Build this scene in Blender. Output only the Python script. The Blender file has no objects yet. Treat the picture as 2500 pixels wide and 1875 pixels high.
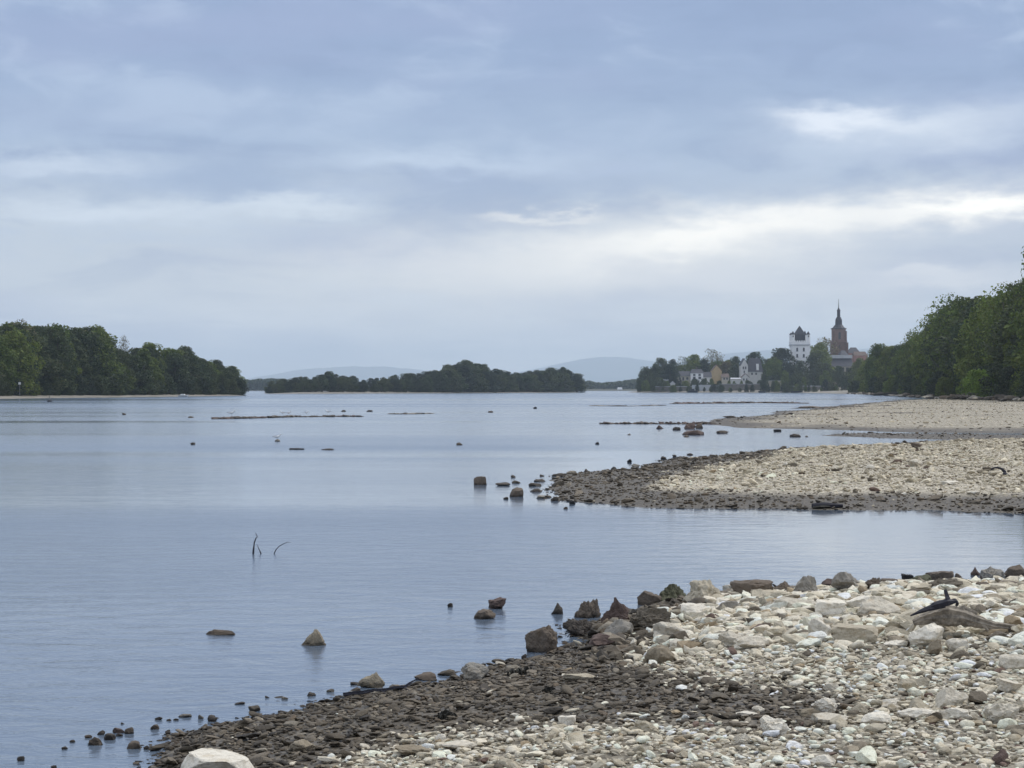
import bpy, bmesh, math, random
import numpy as np
from mathutils import Vector, Matrix, noise as mnoise

scene = bpy.context.scene
COL = scene.collection
RAD = math.radians

# ------------------------------------------------------------------ camera
F = 5350.0          # focal length in pixels of a 2500 px wide picture (77 mm equivalent)
CAM_H = 2.5         # eye height above the river surface
HOR = 949.0         # row of the horizon
cam_data = bpy.data.cameras.new('camera')
cam_data.sensor_width = 36.0
cam_data.lens = F / 2500.0 * 36.0
cam_data.clip_start = 0.1
cam_data.clip_end = 90000.0
cam = bpy.data.objects.new('camera', cam_data)
cam.location = (0, 0, CAM_H)
cam.rotation_euler = (RAD(90) + math.atan((HOR - 937.5) / F), 0, 0)
COL.objects.link(cam)
scene.camera = cam

# ------------------------------------------------------------------ world / sky
SUN_AZ, SUN_EL = 55.0, 48.0
world = bpy.data.worlds.new('World')
scene.world = world
world.use_nodes = True
wt = world.node_tree
for n in list(wt.nodes):
    wt.nodes.remove(n)


class NG:
    """small helper for node graphs"""
    def __init__(self, tree):
        self.t = tree

    def node(self, kind, **kw):
        n = self.t.nodes.new(kind)
        for k, v in kw.items():
            setattr(n, k, v)
        return n

    def put(self, sock, v):
        if v is None:
            return
        if hasattr(v, 'is_output'):
            self.t.links.new(v, sock)
        else:
            if isinstance(v, (tuple, list)) and len(v) == 3 and sock.type == 'RGBA':
                v = (*v, 1.0)
            sock.default_value = v

    def m(self, op, a, b=None, c=None, clamp=False):
        n = self.node('ShaderNodeMath', operation=op)
        n.use_clamp = clamp
        self.put(n.inputs[0], a)
        if b is not None:
            self.put(n.inputs[1], b)
        if c is not None:
            self.put(n.inputs[2], c)
        return n.outputs[0]

    def mix(self, f, a, b, blend='MIX'):
        n = self.node('ShaderNodeMix', data_type='RGBA', blend_type=blend)
        self.put(n.inputs[0], f)
        self.put(n.inputs[6], a)
        self.put(n.inputs[7], b)
        return n.outputs[2]

    def vmul(self, v, s):
        n = self.node('ShaderNodeVectorMath', operation='MULTIPLY')
        self.put(n.inputs[0], v)
        self.put(n.inputs[1], s)
        return n.outputs[0]

    def noise(self, vec, scale, detail=3.0, rough=0.5, dist=0.0):
        n = self.node('ShaderNodeTexNoise')
        self.put(n.inputs['Vector'], vec)
        n.inputs['Scale'].default_value = scale
        n.inputs['Detail'].default_value = detail
        n.inputs['Roughness'].default_value = rough
        n.inputs['Distortion'].default_value = dist
        return n.outputs['Fac'], n.outputs['Color']

    def ramp(self, f, stops, interp='LINEAR'):
        n = self.node('ShaderNodeValToRGB')
        n.color_ramp.interpolation = interp
        el = n.color_ramp.elements
        while len(el) > 1:
            el.remove(el[-1])
        for i, (p, c) in enumerate(stops):
            e = el[0] if i == 0 else el.new(p)
            e.position = p
            e.color = (*c, 1.0) if len(c) == 3 else c
        self.put(n.inputs[0], f)
        return n.outputs[0]

    def smooth(self, v, lo, hi, tlo=0.0, thi=1.0):
        n = self.node('ShaderNodeMapRange', interpolation_type='SMOOTHSTEP')
        self.put(n.inputs[0], v)
        n.inputs[1].default_value = lo
        n.inputs[2].default_value = hi
        n.inputs[3].default_value = tlo
        n.inputs[4].default_value = thi
        return n.outputs[0]


def lin(r, g, b):
    f = lambda c: (c / 255 / 12.92) if c <= 10 else (((c / 255) + 0.055) / 1.055) ** 2.4
    return (f(r), f(g), f(b))


g = NG(wt)
tc = g.node('ShaderNodeTexCoord')
sep = g.node('ShaderNodeSeparateXYZ')
g.put(sep.inputs[0], tc.outputs['Generated'])
dirv = tc.outputs['Generated']
az = g.m('MULTIPLY', g.m('ARCTAN2', sep.outputs[0], sep.outputs[1]), 57.2958)
el = g.m('MULTIPLY', g.m('ARCSINE', g.m('MINIMUM', g.m('MAXIMUM', sep.outputs[2], -1.0), 1.0)), 57.2958)
# ragged outlines: the cloud field is bent by noise
wn1, wc1 = g.noise(g.vmul(dirv, (1.0, 1.0, 3.0)), 12.0, 5.0, 0.55)
wn2, wc2 = g.noise(g.vmul(dirv, (1.0, 1.0, 3.0)), 45.0, 5.0, 0.6)
ws = g.node('ShaderNodeSeparateColor')
g.put(ws.inputs[0], wc1)
ws2 = g.node('ShaderNodeSeparateColor')
g.put(ws2.inputs[0], wc2)
A = g.m('ADD', g.m('MULTIPLY_ADD', g.m('SUBTRACT', ws.outputs[0], 0.5), 6.0, az), g.m('MULTIPLY', g.m('SUBTRACT', ws2.outputs[0], 0.5), 1.4))
E = g.m('ADD', g.m('MULTIPLY_ADD', g.m('SUBTRACT', ws.outputs[1], 0.5), 1.5, el), g.m('MULTIPLY', g.m('SUBTRACT', ws2.outputs[1], 0.5), 0.9))


def blob(px, py, sx, sy, slope=0.0):
    """soft streak of cloud at a direction given in picture rows and columns (sizes too)"""
    a0, e0 = (px - 1250) / 93.37, (HOR - py) / 93.37
    da = g.m('SUBTRACT', A, a0)
    de = g.m('SUBTRACT', g.m('SUBTRACT', E, e0), g.m('MULTIPLY', da, slope))
    q = g.m('ADD', g.m('POWER', g.m('ABSOLUTE', g.m('DIVIDE', da, sx / 93.37)), 2.0), g.m('POWER', g.m('ABSOLUTE', g.m('DIVIDE', de, sy / 93.37)), 2.0))
    return g.m('EXPONENT', g.m('MULTIPLY', q, -1.0))


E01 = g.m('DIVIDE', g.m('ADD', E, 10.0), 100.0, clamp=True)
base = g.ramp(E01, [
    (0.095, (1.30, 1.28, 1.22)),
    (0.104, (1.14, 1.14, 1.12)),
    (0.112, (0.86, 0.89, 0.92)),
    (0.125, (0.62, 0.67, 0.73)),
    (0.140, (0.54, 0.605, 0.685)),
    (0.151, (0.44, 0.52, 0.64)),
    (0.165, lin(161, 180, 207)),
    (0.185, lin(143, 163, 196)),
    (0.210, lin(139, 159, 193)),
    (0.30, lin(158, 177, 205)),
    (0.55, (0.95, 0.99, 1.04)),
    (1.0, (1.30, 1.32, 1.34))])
# cloud sheet seen in perspective: noise on a plane overhead
zc = g.m('ADD', g.m('MAXIMUM', sep.outputs[2], 0.0), 0.055)
cv = g.node('ShaderNodeCombineXYZ')
g.put(cv.inputs[0], g.m('DIVIDE', sep.outputs[0], zc))
g.put(cv.inputs[1], g.m('DIVIDE', sep.outputs[1], zc))
cl1, _ = g.noise(g.vmul(cv.outputs[0], (1.0, 0.8, 1.0)), 0.95, 6.0, 0.52, 0.8)
cl2, _ = g.noise(g.vmul(dirv, (1.0, 1.0, 2.6)), 26.0, 5.0, 0.55, 0.6)
cl = g.m('MULTIPLY_ADD', cl2, 0.35, g.m('MULTIPLY', cl1, 0.65))
fade = g.smooth(el, 2.0, 6.0, 0.2, 1.0)
base = g.mix(g.m('MULTIPLY', g.smooth(cl, 0.49, 0.62, 0.0, 0.62), fade), base, lin(181, 197, 220))
base = g.mix(g.m('MULTIPLY', g.smooth(cl, 0.50, 0.38, 0.0, 0.75), fade), base, lin(134, 154, 188))
lil, _ = g.noise(g.vmul(dirv, (1.0, 1.0, 4.0)), 7.0, 3.0, 0.5)
base = g.mix(g.smooth(lil, 0.45, 0.7, 0.0, 0.45), base, lin(153, 166, 200))
# the deep grey-blue bank and the lit shreds under it
for (b, c, k) in [
    ((500, 425, 270, 55, 0.0), lin(148, 167, 197), 0.85),
    ((600, 478, 120, 34, 0.0), lin(148, 167, 197), 0.85),
    ((1350, 458, 420, 36, 0.02), lin(156, 174, 201), 0.6),
    ((1500, 270, 520, 70, 0.05), lin(146, 166, 196), 0.55),
    ((1800, 340, 300, 40, 0.12), lin(152, 171, 199), 0.5),
    ((200, 300, 420, 50, 0.0), lin(158, 174, 203), 0.45),
    ((300, 525, 380, 32, 0.0), lin(214, 224, 235), 0.85),
    ((740, 515, 190, 24, 0.0), lin(214, 224, 234), 0.85),
    ((130, 420, 240, 22, 0.05), lin(204, 216, 232), 0.7),
    ((1050, 400, 320, 28, 0.02), lin(194, 209, 229), 0.7),
    ((1380, 650, 640, 105, 0.07), (0.84, 0.84, 0.83), 0.85),
    ((1850, 580, 680, 66, 0.11), (1.0, 0.985, 0.94), 0.95),
    ((1740, 585, 260, 34, 0.18), (1.22, 1.18, 1.08), 0.85),
    ((2380, 518, 240, 30, 0.06), (1.24, 1.20, 1.10), 0.95),
    ((1300, 527, 110, 12, 0.0), (0.85, 0.85, 0.84), 0.75),
    ((2090, 318, 170, 27, -0.05), (0.92, 0.96, 1.02), 0.95),
    ((2250, 335, 330, 55, 0.08), lin(203, 214, 229), 0.75),
    ((2330, 600, 300, 36, 0.03), lin(198, 207, 219), 0.8),
    ((1750, 690, 330, 30, -0.08), (0.80, 0.81, 0.83), 0.75),
    ((2280, 690, 240, 26, 0.0), (0.84, 0.85, 0.87), 0.75),
    ((950, 740, 160, 18, -0.2), (0.72, 0.77, 0.83), 0.6),
]:
    base = g.mix(g.m('MULTIPLY', blob(*b), k), base, c)
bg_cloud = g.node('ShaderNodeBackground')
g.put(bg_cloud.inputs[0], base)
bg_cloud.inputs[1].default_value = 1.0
sky = g.node('ShaderNodeTexSky', sky_type='NISHITA')
sky.sun_disc = False
sky.sun_elevation = RAD(SUN_EL)
sky.sun_rotation = RAD(SUN_AZ)
sky.air_density = 1.0
sky.dust_density = 2.0
bg_sky = g.node('ShaderNodeBackground')
g.put(bg_sky.inputs[0], sky.outputs[0])
bg_sky.inputs[1].default_value = 0.06
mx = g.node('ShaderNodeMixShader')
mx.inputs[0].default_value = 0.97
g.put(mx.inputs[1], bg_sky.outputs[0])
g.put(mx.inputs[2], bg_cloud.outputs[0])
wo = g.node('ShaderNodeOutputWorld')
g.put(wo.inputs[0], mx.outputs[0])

# ------------------------------------------------------------------ sun behind cloud
sd = bpy.data.lights.new('sun', 'SUN')
sd.energy = 1.5
sd.angle = RAD(25)
sd.color = (1.0, 0.96, 0.9)
sun = bpy.data.objects.new('sun', sd)
sv = Vector((math.sin(RAD(SUN_AZ)) * math.cos(RAD(SUN_EL)), math.cos(RAD(SUN_AZ)) * math.cos(RAD(SUN_EL)), math.sin(RAD(SUN_EL))))
sun.rotation_euler = (-sv).to_track_quat('-Z', 'Y').to_euler()
sun.location = sv * 100
COL.objects.link(sun)

scene.view_settings.view_transform = 'Standard'
scene.view_settings.look = 'None'
scene.view_settings.gamma = 1.0
scene.view_settings.use_curve_mapping = False
scene.view_settings.exposure = 0.25
cy = scene.cycles
cy.max_bounces = 6
cy.diffuse_bounces = 3
cy.glossy_bounces = 3
cy.transmission_bounces = 3
cy.volume_bounces = 3
cy.use_denoising = True
cy.sample_clamp_indirect = 4.0

# ------------------------------------------------------------------ helpers
def W(px, d):
    return ((px - 1250.0) / F * d, d)


def G(px, py, z=0.0):
    d = (CAM_H - z) * F / (py - HOR)
    return W(px, d)


def Z(py, d):
    return CAM_H + (HOR - py) / F * d


def project(x, y, z):
    return 1250 + x / y * F, HOR - (z - CAM_H) / y * F


def props(o, label=None, cat=None, group=None, kind=None):
    for k, v in (('label', label), ('category', cat), ('group', group), ('kind', kind)):
        if v:
            o[k] = v
    return o


def mesh_obj(name, verts, faces, mat, parent=None, smooth=False):
    me = bpy.data.meshes.new(name)
    me.from_pydata([tuple(v) for v in verts], [], [tuple(f) for f in faces])
    me.update()
    if smooth:
        me.polygons.foreach_set('use_smooth', [True] * len(me.polygons))
    if mat:
        me.materials.append(mat)
    o = bpy.data.objects.new(name, me)
    COL.objects.link(o)
    o.parent = parent
    return o


def empty(name, loc=(0, 0, 0), rz=0.0):
    o = bpy.data.objects.new(name, None)
    o.empty_display_size = 0.2
    o.location = loc
    o.rotation_euler = (0, 0, rz)
    COL.objects.link(o)
    return o


class MB:
    """collects boxes, prisms, cones and tubes for one part"""
    def __init__(self):
        self.v, self.f = [], []

    def add(self, v, f):
        n = len(self.v)
        self.v += [tuple(p) for p in v]
        self.f += [tuple(i + n for i in q) for q in f]
        return self

    def box(self, x0, x1, y0, y1, z0, z1):
        return self.add([(x0, y0, z0), (x1, y0, z0), (x1, y1, z0), (x0, y1, z0), (x0, y0, z1), (x1, y0, z1), (x1, y1, z1), (x0, y1, z1)],
                        [(0, 3, 2, 1), (4, 5, 6, 7), (0, 1, 5, 4), (1, 2, 6, 5), (2, 3, 7, 6), (3, 0, 4, 7)])

    def lathe(self, prof, n, cx=0, cy=0, rot=0.0, sx=1.0, sy=1.0):
        """prof: (radius, z) from bottom to top"""
        v, f = [], []
        for (r, z) in prof:
            for k in range(n):
                a = rot + 2 * math.pi * k / n
                v.append((cx + r * math.cos(a) * sx, cy + r * math.sin(a) * sy, z))
        for i in range(len(prof) - 1):
            for k in range(n):
                k2 = (k + 1) % n
                f.append((i * n + k, i * n + k2, (i + 1) * n + k2, (i + 1) * n + k))
        f.append(tuple(reversed(range(n))))
        f.append(tuple((len(prof) - 1) * n + k for k in range(n)))
        return self.add(v, f)

    def gable(self, x0, x1, y0, y1, z0, z1, axis='x', hip=0.0):
        """roof prism; ridge along axis, hip pulls the ridge ends in"""
        if axis == 'x':
            ym = (y0 + y1) / 2
            v = [(x0, y0, z0), (x1, y0, z0), (x1, y1, z0), (x0, y1, z0), (x0 + hip, ym, z1), (x1 - hip, ym, z1)]
            f = [(0, 3, 2, 1), (0, 1, 5, 4), (2, 3, 4, 5), (1, 2, 5), (3, 0, 4)]
        else:
            xm = (x0 + x1) / 2
            v = [(x0, y0, z0), (x1, y0, z0), (x1, y1, z0), (x0, y1, z0), (xm, y0 + hip, z1), (xm, y1 - hip, z1)]
            f = [(0, 3, 2, 1), (0, 1, 4), (1, 2, 5, 4), (2, 3, 5), (3, 0, 4, 5)]
        return self.add(v, f)

    def tube(self, pts, rads, n=7, wob=0.0, rng=None):
        pts = [Vector(p) for p in pts]
        v, f = [], []
        for i, p in enumerate(pts):
            t = (pts[min(i + 1, len(pts) - 1)] - pts[max(i - 1, 0)]).normalized()
            u = t.cross(Vector((0.13, 0.31, 0.94)))
            u = u.normalized() if u.length > 1e-4 else Vector((1, 0, 0))
            w = t.cross(u)
            for k in range(n):
                a = 2 * math.pi * k / n
                r = rads[i] * (1 + (rng.uniform(-wob, wob) if rng else 0))
                v.append(p + (u * math.cos(a) + w * math.sin(a)) * r)
        for i in range(len(pts) - 1):
            for k in range(n):
                k2 = (k + 1) % n
                f.append((i * n + k, i * n + k2, (i + 1) * n + k2, (i + 1) * n + k))
        f.append(tuple(reversed(range(n))))
        f.append(tuple((len(pts) - 1) * n + k for k in range(n)))
        return self.add(v, f)

    def build(self, name, mat, parent=None, smooth=False):
        return mesh_obj(name, self.v, self.f, mat, parent, smooth)


# ------------------------------------------------------------------ materials
def new_mat(name):
    m = bpy.data.materials.new(name)
    m.use_nodes = True
    for n in list(m.node_tree.nodes):
        m.node_tree.nodes.remove(n)
    return m, NG(m.node_tree)


def finish(g_, col, rough=0.8, bump=None, bstr=0.3, bdist=0.02, spec=0.35):
    b = g_.node('ShaderNodeBsdfPrincipled')
    g_.put(b.inputs['Base Color'], col)
    g_.put(b.inputs['Roughness'], rough)
    b.inputs['Specular IOR Level'].default_value = spec
    if bump is not None:
        bn = g_.node('ShaderNodeBump')
        bn.inputs['Strength'].default_value = bstr
        bn.inputs['Distance'].default_value = bdist
        g_.put(bn.inputs['Height'], bump)
        g_.put(b.inputs['Normal'], bn.outputs[0])
    o = g_.node('ShaderNodeOutputMaterial')
    g_.put(o.inputs[0], b.outputs[0])
    return b


def plain(name, col, var=0.25, scale=1.0, rough=0.85, obj=True):
    m, q = new_mat(name)
    t = q.node('ShaderNodeTexCoord')
    nf, _ = q.noise(t.outputs['Object'], scale, 5.0, 0.65)
    c = q.mix(q.smooth(nf, 0.25, 0.75), tuple(x * (1 - var) for x in col), tuple(min(1, x * (1 + var)) for x in col))
    finish(q, c, rough, nf, 0.3, 0.05 / scale)
    return m


def stone_material(name, source):
    """stone: colour from the stone itself, speckle, stains; alpha carries how wet it is"""
    m, q = new_mat(name)
    if source == 'attr':
        a = q.node('ShaderNodeAttribute', attribute_name='tint')
        col, wet = a.outputs['Color'], a.outputs['Alpha']
        ge = q.node('ShaderNodeNewGeometry')
        pos = ge.outputs['Position']
    else:
        a = q.node('ShaderNodeObjectInfo')
        col, wet = a.outputs['Color'], a.outputs['Alpha']
        ge = q.node('ShaderNodeNewGeometry')
        pos = ge.outputs['Position']
    n1, _ = q.noise(pos, 22.0, 5.0, 0.65)
    n2, _ = q.noise(pos, 7.0, 3.0, 0.55)
    dark = q.mix(1.0, col, (0.50, 0.46, 0.40), 'MULTIPLY')
    c = q.mix(q.smooth(n1, 0.56, 0.30, 0.0, 0.6), col, dark)
    c = q.mix(q.smooth(n2, 0.58, 0.75, 0.0, 0.5), c, q.mix(1.0, col, (0.62, 0.52, 0.38), 'MULTIPLY'))
    # water stain just above the river surface
    sp = q.node('ShaderNodeSeparateXYZ')
    q.put(sp.inputs[0], pos)
    rim = q.smooth(q.m('ADD', sp.outputs[2], q.m('MULTIPLY', q.m('SUBTRACT', n2, 0.5), 0.06)), 0.015, 0.06, 0.75, 0.0)
    c = q.mix(rim, c, q.mix(1.0, col, (0.30, 0.28, 0.26), 'MULTIPLY'))
    rough = q.m('SUBTRACT', 0.9, q.m('MULTIPLY', wet, 0.35))
    n3, _ = q.noise(pos, 75.0, 4.0, 0.65)
    c = q.mix(q.smooth(n3, 0.5, 0.3, 0.0, 0.35), c, dark)
    finish(q, c, rough, q.m('MULTIPLY_ADD', n3, 0.35, n1), 0.9, 0.016, 0.3)
    return m


M = {}
M['stone_attr'] = stone_material('stone_mix', 'attr')
M['stone_obj'] = stone_material('stone_single', 'obj')


def gravel_ground(name, s=1.0, k_=1.0):
    m, q = new_mat(name)
    a = q.node('ShaderNodeAttribute', attribute_name='wet')
    ge = q.node('ShaderNodeNewGeometry')
    pos = ge.outputs['Position']
    v = q.node('ShaderNodeTexVoronoi')
    q.put(v.inputs['Vector'], pos)
    v.inputs['Scale'].default_value = 28.0 * s
    vs = q.node('ShaderNodeSeparateColor')
    q.put(vs.inputs[0], v.outputs['Color'])
    pale = q.ramp(vs.outputs[0], [(p_, tuple(x_ * k_ for x_ in c_)) for p_, c_ in [(0.0, (0.07, 0.06, 0.045)), (0.4, (0.15, 0.13, 0.10)), (0.75, (0.26, 0.23, 0.18)), (1.0, (0.42, 0.385, 0.31))]])
    dark = q.ramp(vs.outputs[1], [(0.0, (0.045, 0.036, 0.026)), (0.6, (0.10, 0.082, 0.058)), (1.0, (0.17, 0.14, 0.10))])
    n1, _ = q.noise(pos, 1.3 * s, 5.0, 0.6)
    pale = q.mix(q.smooth(n1, 0.45, 0.75, 0.0, 0.45), pale, (0.23, 0.20, 0.15))
    c = q.mix(a.outputs['Fac'], pale, dark)
    rough = q.m('SUBTRACT', 0.92, q.m('MULTIPLY', a.outputs['Fac'], 0.35))
    finish(q, c, rough, v.outputs['Distance'], 0.8, 0.02 / s)
    return m


M['gravel'] = gravel_ground('gravel', 1.0, 1.35)
M['gravel_mid'] = gravel_ground('gravel_mid', 0.8, 2.1)
M['gravel_far'] = gravel_ground('gravel_far', 0.35, 1.75)


def earth_mat(name, c1, c2, scale):
    m, q = new_mat(name)
    ge = q.node('ShaderNodeNewGeometry')
    n1, _ = q.noise(ge.outputs['Position'], scale, 6.0, 0.65)
    finish(q, q.mix(q.smooth(n1, 0.35, 0.65), c1, c2), 0.95, n1, 0.5, 0.1)
    return m


M['bank'] = earth_mat('river_bank_earth', (0.16, 0.145, 0.12), (0.32, 0.29, 0.24), 0.25)
M['forest_floor'] = earth_mat('forest_floor', (0.035, 0.04, 0.02), (0.09, 0.08, 0.05), 0.15)
M['hill'] = earth_mat('wooded_hill', (0.09, 0.115, 0.11), (0.13, 0.15, 0.14), 0.004)


def foliage_mat(name, c1, c2):
    m, q = new_mat(name)
    a = q.node('ShaderNodeAttribute', attribute_name='tint')
    oi = q.node('ShaderNodeObjectInfo')
    col = q.mix(oi.outputs['Random'], c1, c2)
    c = q.mix(1.0, col, a.outputs['Color'], 'MULTIPLY')
    d = q.node('ShaderNodeBsdfPrincipled')
    q.put(d.inputs['Base Color'], c)
    d.inputs['Roughness'].default_value = 0.7
    d.inputs['Specular IOR Level'].default_value = 0.15
    t = q.node('ShaderNodeBsdfTranslucent')
    q.put(t.inputs[0], q.mix(1.0, c, (1.0, 1.1, 0.6), 'MULTIPLY'))
    mxx = q.node('ShaderNodeMixShader')
    mxx.inputs[0].default_value = 0.25
    q.put(mxx.inputs[1], d.outputs[0])
    q.put(mxx.inputs[2], t.outputs[0])
    o = q.node('ShaderNodeOutputMaterial')
    q.put(o.inputs[0], mxx.outputs[0])
    return m


M['leaf'] = foliage_mat('foliage_spring', (0.085, 0.120, 0.032), (0.135, 0.165, 0.040))
M['leaf_dull'] = foliage_mat('foliage_dull', (0.048, 0.070, 0.036), (0.075, 0.090, 0.044))
M['leaf_bright'] = foliage_mat('foliage_bright', (0.14, 0.21, 0.035), (0.15, 0.22, 0.04))
M['leaf_dark'] = foliage_mat('foliage_dark', (0.032, 0.048, 0.032), (0.042, 0.056, 0.036))
M['leaf_brown'] = foliage_mat('foliage_budding', (0.14, 0.125, 0.08), (0.16, 0.14, 0.085))
M['bark'] = plain('bark', (0.10, 0.085, 0.068), 0.4, 2.0)
M['driftwood'] = plain('driftwood', (0.25, 0.215, 0.17), 0.6, 14.0)
M['black_wood'] = plain('black_wood', (0.020, 0.019, 0.028), 0.4, 9.0, 0.6)
M['weed'] = plain('black_weed', (0.022, 0.02, 0.014), 0.4, 14.0, 0.7)
M['white_wall'] = plain('white_render', (0.84, 0.83, 0.82), 0.06, 0.4)
M['house_wall'] = plain('house_render', (0.58, 0.57, 0.55), 0.10, 0.4)
M['cream_wall'] = plain('cream_render', (0.46, 0.42, 0.34), 0.12, 0.4)
M['ochre_wall'] = plain('ochre_render', (0.46, 0.34, 0.19), 0.12, 0.4)
M['pink_wall'] = plain('pink_sandstone', (0.34, 0.19, 0.165), 0.15, 0.5)
M['sandstone'] = plain('brown_sandstone', (0.17, 0.108, 0.095), 0.18, 0.5)
M['sandstone_pale'] = plain('pale_sandstone', (0.23, 0.155, 0.135), 0.14, 0.5)
M['slate'] = plain('slate', (0.045, 0.045, 0.056), 0.25, 0.8, 0.6)
M['slate_pale'] = plain('pale_roof', (0.45, 0.46, 0.48), 0.12, 0.6, 0.6)
M['tile_brown'] = plain('brown_tiles', (0.13, 0.095, 0.08), 0.25, 0.8)
M['glass'] = plain('dark_glass', (0.06, 0.06, 0.068), 0.2, 1.0, 0.3)
M['metal'] = plain('spire_metal', (0.22, 0.22, 0.22), 0.2, 1.0, 0.5)
M['quay_wall'] = plain('quay_stone', (0.17, 0.155, 0.135), 0.35, 0.35)
M['boat_dark'] = plain('dark_hull', (0.03, 0.032, 0.038), 0.3, 1.0, 0.5)
M['boat_white'] = plain('white_hull', (0.75, 0.75, 0.74), 0.08, 1.0, 0.4)
M['feather'] = plain('white_feather', (0.78, 0.77, 0.75), 0.08, 12.0)
M['feather_grey'] = plain('grey_feather', (0.42, 0.43, 0.46), 0.15, 12.0)
M['sign_white'] = plain('white_paint', (0.75, 0.75, 0.73), 0.06, 2.0)
M['post'] = plain('grey_post', (0.2, 0.2, 0.19), 0.2, 2.0)


def water_mat():
    m, q = new_mat('river_water')
    ge = q.node('ShaderNodeNewGeometry')
    pos = ge.outputs['Position']
    # wind patches: long streaks across the river, at several sizes
    p1, _ = q.noise(q.vmul(pos, (0.0045, 0.050, 1.0)), 1.0, 5.0, 0.62, 0.3)
    p2, _ = q.noise(q.vmul(pos, (0.0009, 0.011, 1.0)), 1.0, 4.0, 0.6)
    sp = q.node('ShaderNodeSeparateXYZ')
    q.put(sp.inputs[0], pos)
    nz = q.m('SUBTRACT', q.m('MULTIPLY_ADD', p2, 0.5, q.m('MULTIPLY', p1, 0.5)), 0.5)
    # breeze lines across the river: ruffled and calm lanes one behind the other
    lane_y = q.m('MULTIPLY', q.m('ADD', sp.outputs[1], q.m('MULTIPLY', sp.outputs[0], -0.12)), q.m('MULTIPLY_ADD', nz, 0.9, 1.0))
    lane = q.ramp(q.m('DIVIDE', q.m('LOGARITHM', q.m('MAXIMUM', lane_y, 5.0), 10.0), 4.0, clamp=True), [
        (math.log10(a) / 4, (b, b, b)) for a, b in [(12, .5), (22, .45), (30, .6), (42, .8), (46, .25), (68, .2), (84, .35), (92, .75), (108, .7), (120, .3), (165, .2), (190, .45), (230, .3), (330, .65), (480, .4), (700, .75), (1200, .6), (3000, .7)]])
    shelter = q.m('MULTIPLY', q.smooth(sp.outputs[0], -1.0, 7.0), q.smooth(sp.outputs[1], 150.0, 60.0))
    patch = q.m('SUBTRACT', q.m('MULTIPLY_ADD', nz, 2.6, lane), q.m('MULTIPLY', shelter, 0.75), clamp=True)
    # ripples
    r1, _ = q.noise(q.vmul(pos, (1.3, 2.2, 1.0)), 1.0, 4.0, 0.6, 0.8)
    r2, _ = q.noise(q.vmul(pos, (5.0, 9.0, 1.0)), 1.0, 3.0, 0.6, 0.2)
    h = q.m('ADD', q.m('MULTIPLY', r1, 0.045), q.m('MULTIPLY', r2, 0.008))
    bn = q.node('ShaderNodeBump')
    bn.inputs['Distance'].default_value = 1.0
    q.put(bn.inputs['Strength'], q.m('MULTIPLY_ADD', patch, 0.80, 0.08))
    q.put(bn.inputs['Height'], h)
    b = q.node('ShaderNodeBsdfPrincipled')
    b.inputs['Base Color'].default_value = (0.115, 0.15, 0.20, 1)
    q.put(b.inputs['Roughness'], q.m('MULTIPLY_ADD', patch, 0.18, 0.06))
    b.inputs['IOR'].default_value = 1.42
    q.put(b.inputs['Normal'], bn.outputs[0])
    o = q.node('ShaderNodeOutputMaterial')
    q.put(o.inputs[0], b.outputs[0])
    return m


M['water'] = water_mat()

# ------------------------------------------------------------------ setting: water
S = 30000.0
river = mesh_obj('river', [(-S, -400, 0), (S, -400, 0), (S, 32000, 0), (-S, 32000, 0)], [(0, 1, 2, 3)], M['water'])
props(river, 'broad calm grey-blue river reaching to the far shores', 'river', kind='structure')

# ------------------------------------------------------------------ height fields
_rs = np.random.RandomState(7)


def vnoise(x, y, seed=0):
    """cheap smooth value noise for numpy arrays, range 0..1"""
    xi, yi = np.floor(x).astype(np.int64), np.floor(y).astype(np.int64)
    fx, fy = x - xi, y - yi
    fx, fy = fx * fx * (3 - 2 * fx), fy * fy * (3 - 2 * fy)

    def hsh(a, b):
        h = (a * 374761393 + b * 668265263 + seed * 1442695041) & 0xffffffff
        h = ((h ^ (h >> 13)) * 1274126177) & 0xffffffff
        return ((h ^ (h >> 16)) & 0xffff) / 65535.0
    return (hsh(xi, yi) * (1 - fx) + hsh(xi + 1, yi) * fx) * (1 - fy) + (hsh(xi, yi + 1) * (1 - fx) + hsh(xi + 1, yi + 1) * fx) * fy


def fnoise(x, y, seed=0, octs=4):
    s, a, t = 0, 1.0, 0
    for i in range(octs):
        s = s + a * vnoise(x * 2 ** i, y * 2 ** i, seed + i * 17)
        t += a
        a *= 0.5
    return s / t


def sdist(poly, x, y):
    """signed distance to a polygon, positive inside"""
    p = np.asarray(poly, float)
    q = np.roll(p, -1, 0)
    d2 = np.full(x.shape, 1e18)
    inside = np.zeros(x.shape, bool)
    for (ax, ay), (bx, by) in zip(p, q):
        ex, ey = bx - ax, by - ay
        L = ex * ex + ey * ey + 1e-12
        t = np.clip(((x - ax) * ex + (y - ay) * ey) / L, 0, 1)
        d2 = np.minimum(d2, (x - ax - t * ex) ** 2 + (y - ay - t * ey) ** 2)
        c = ((ay > y) != (by > y))
        with np.errstate(divide='ignore', invalid='ignore'):
            xx = ex * (y - ay) / (by - ay if by != ay else 1e-12) + ax
        inside ^= c & (x < xx)
    return np.where(inside, 1, -1) * np.sqrt(d2)


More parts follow.
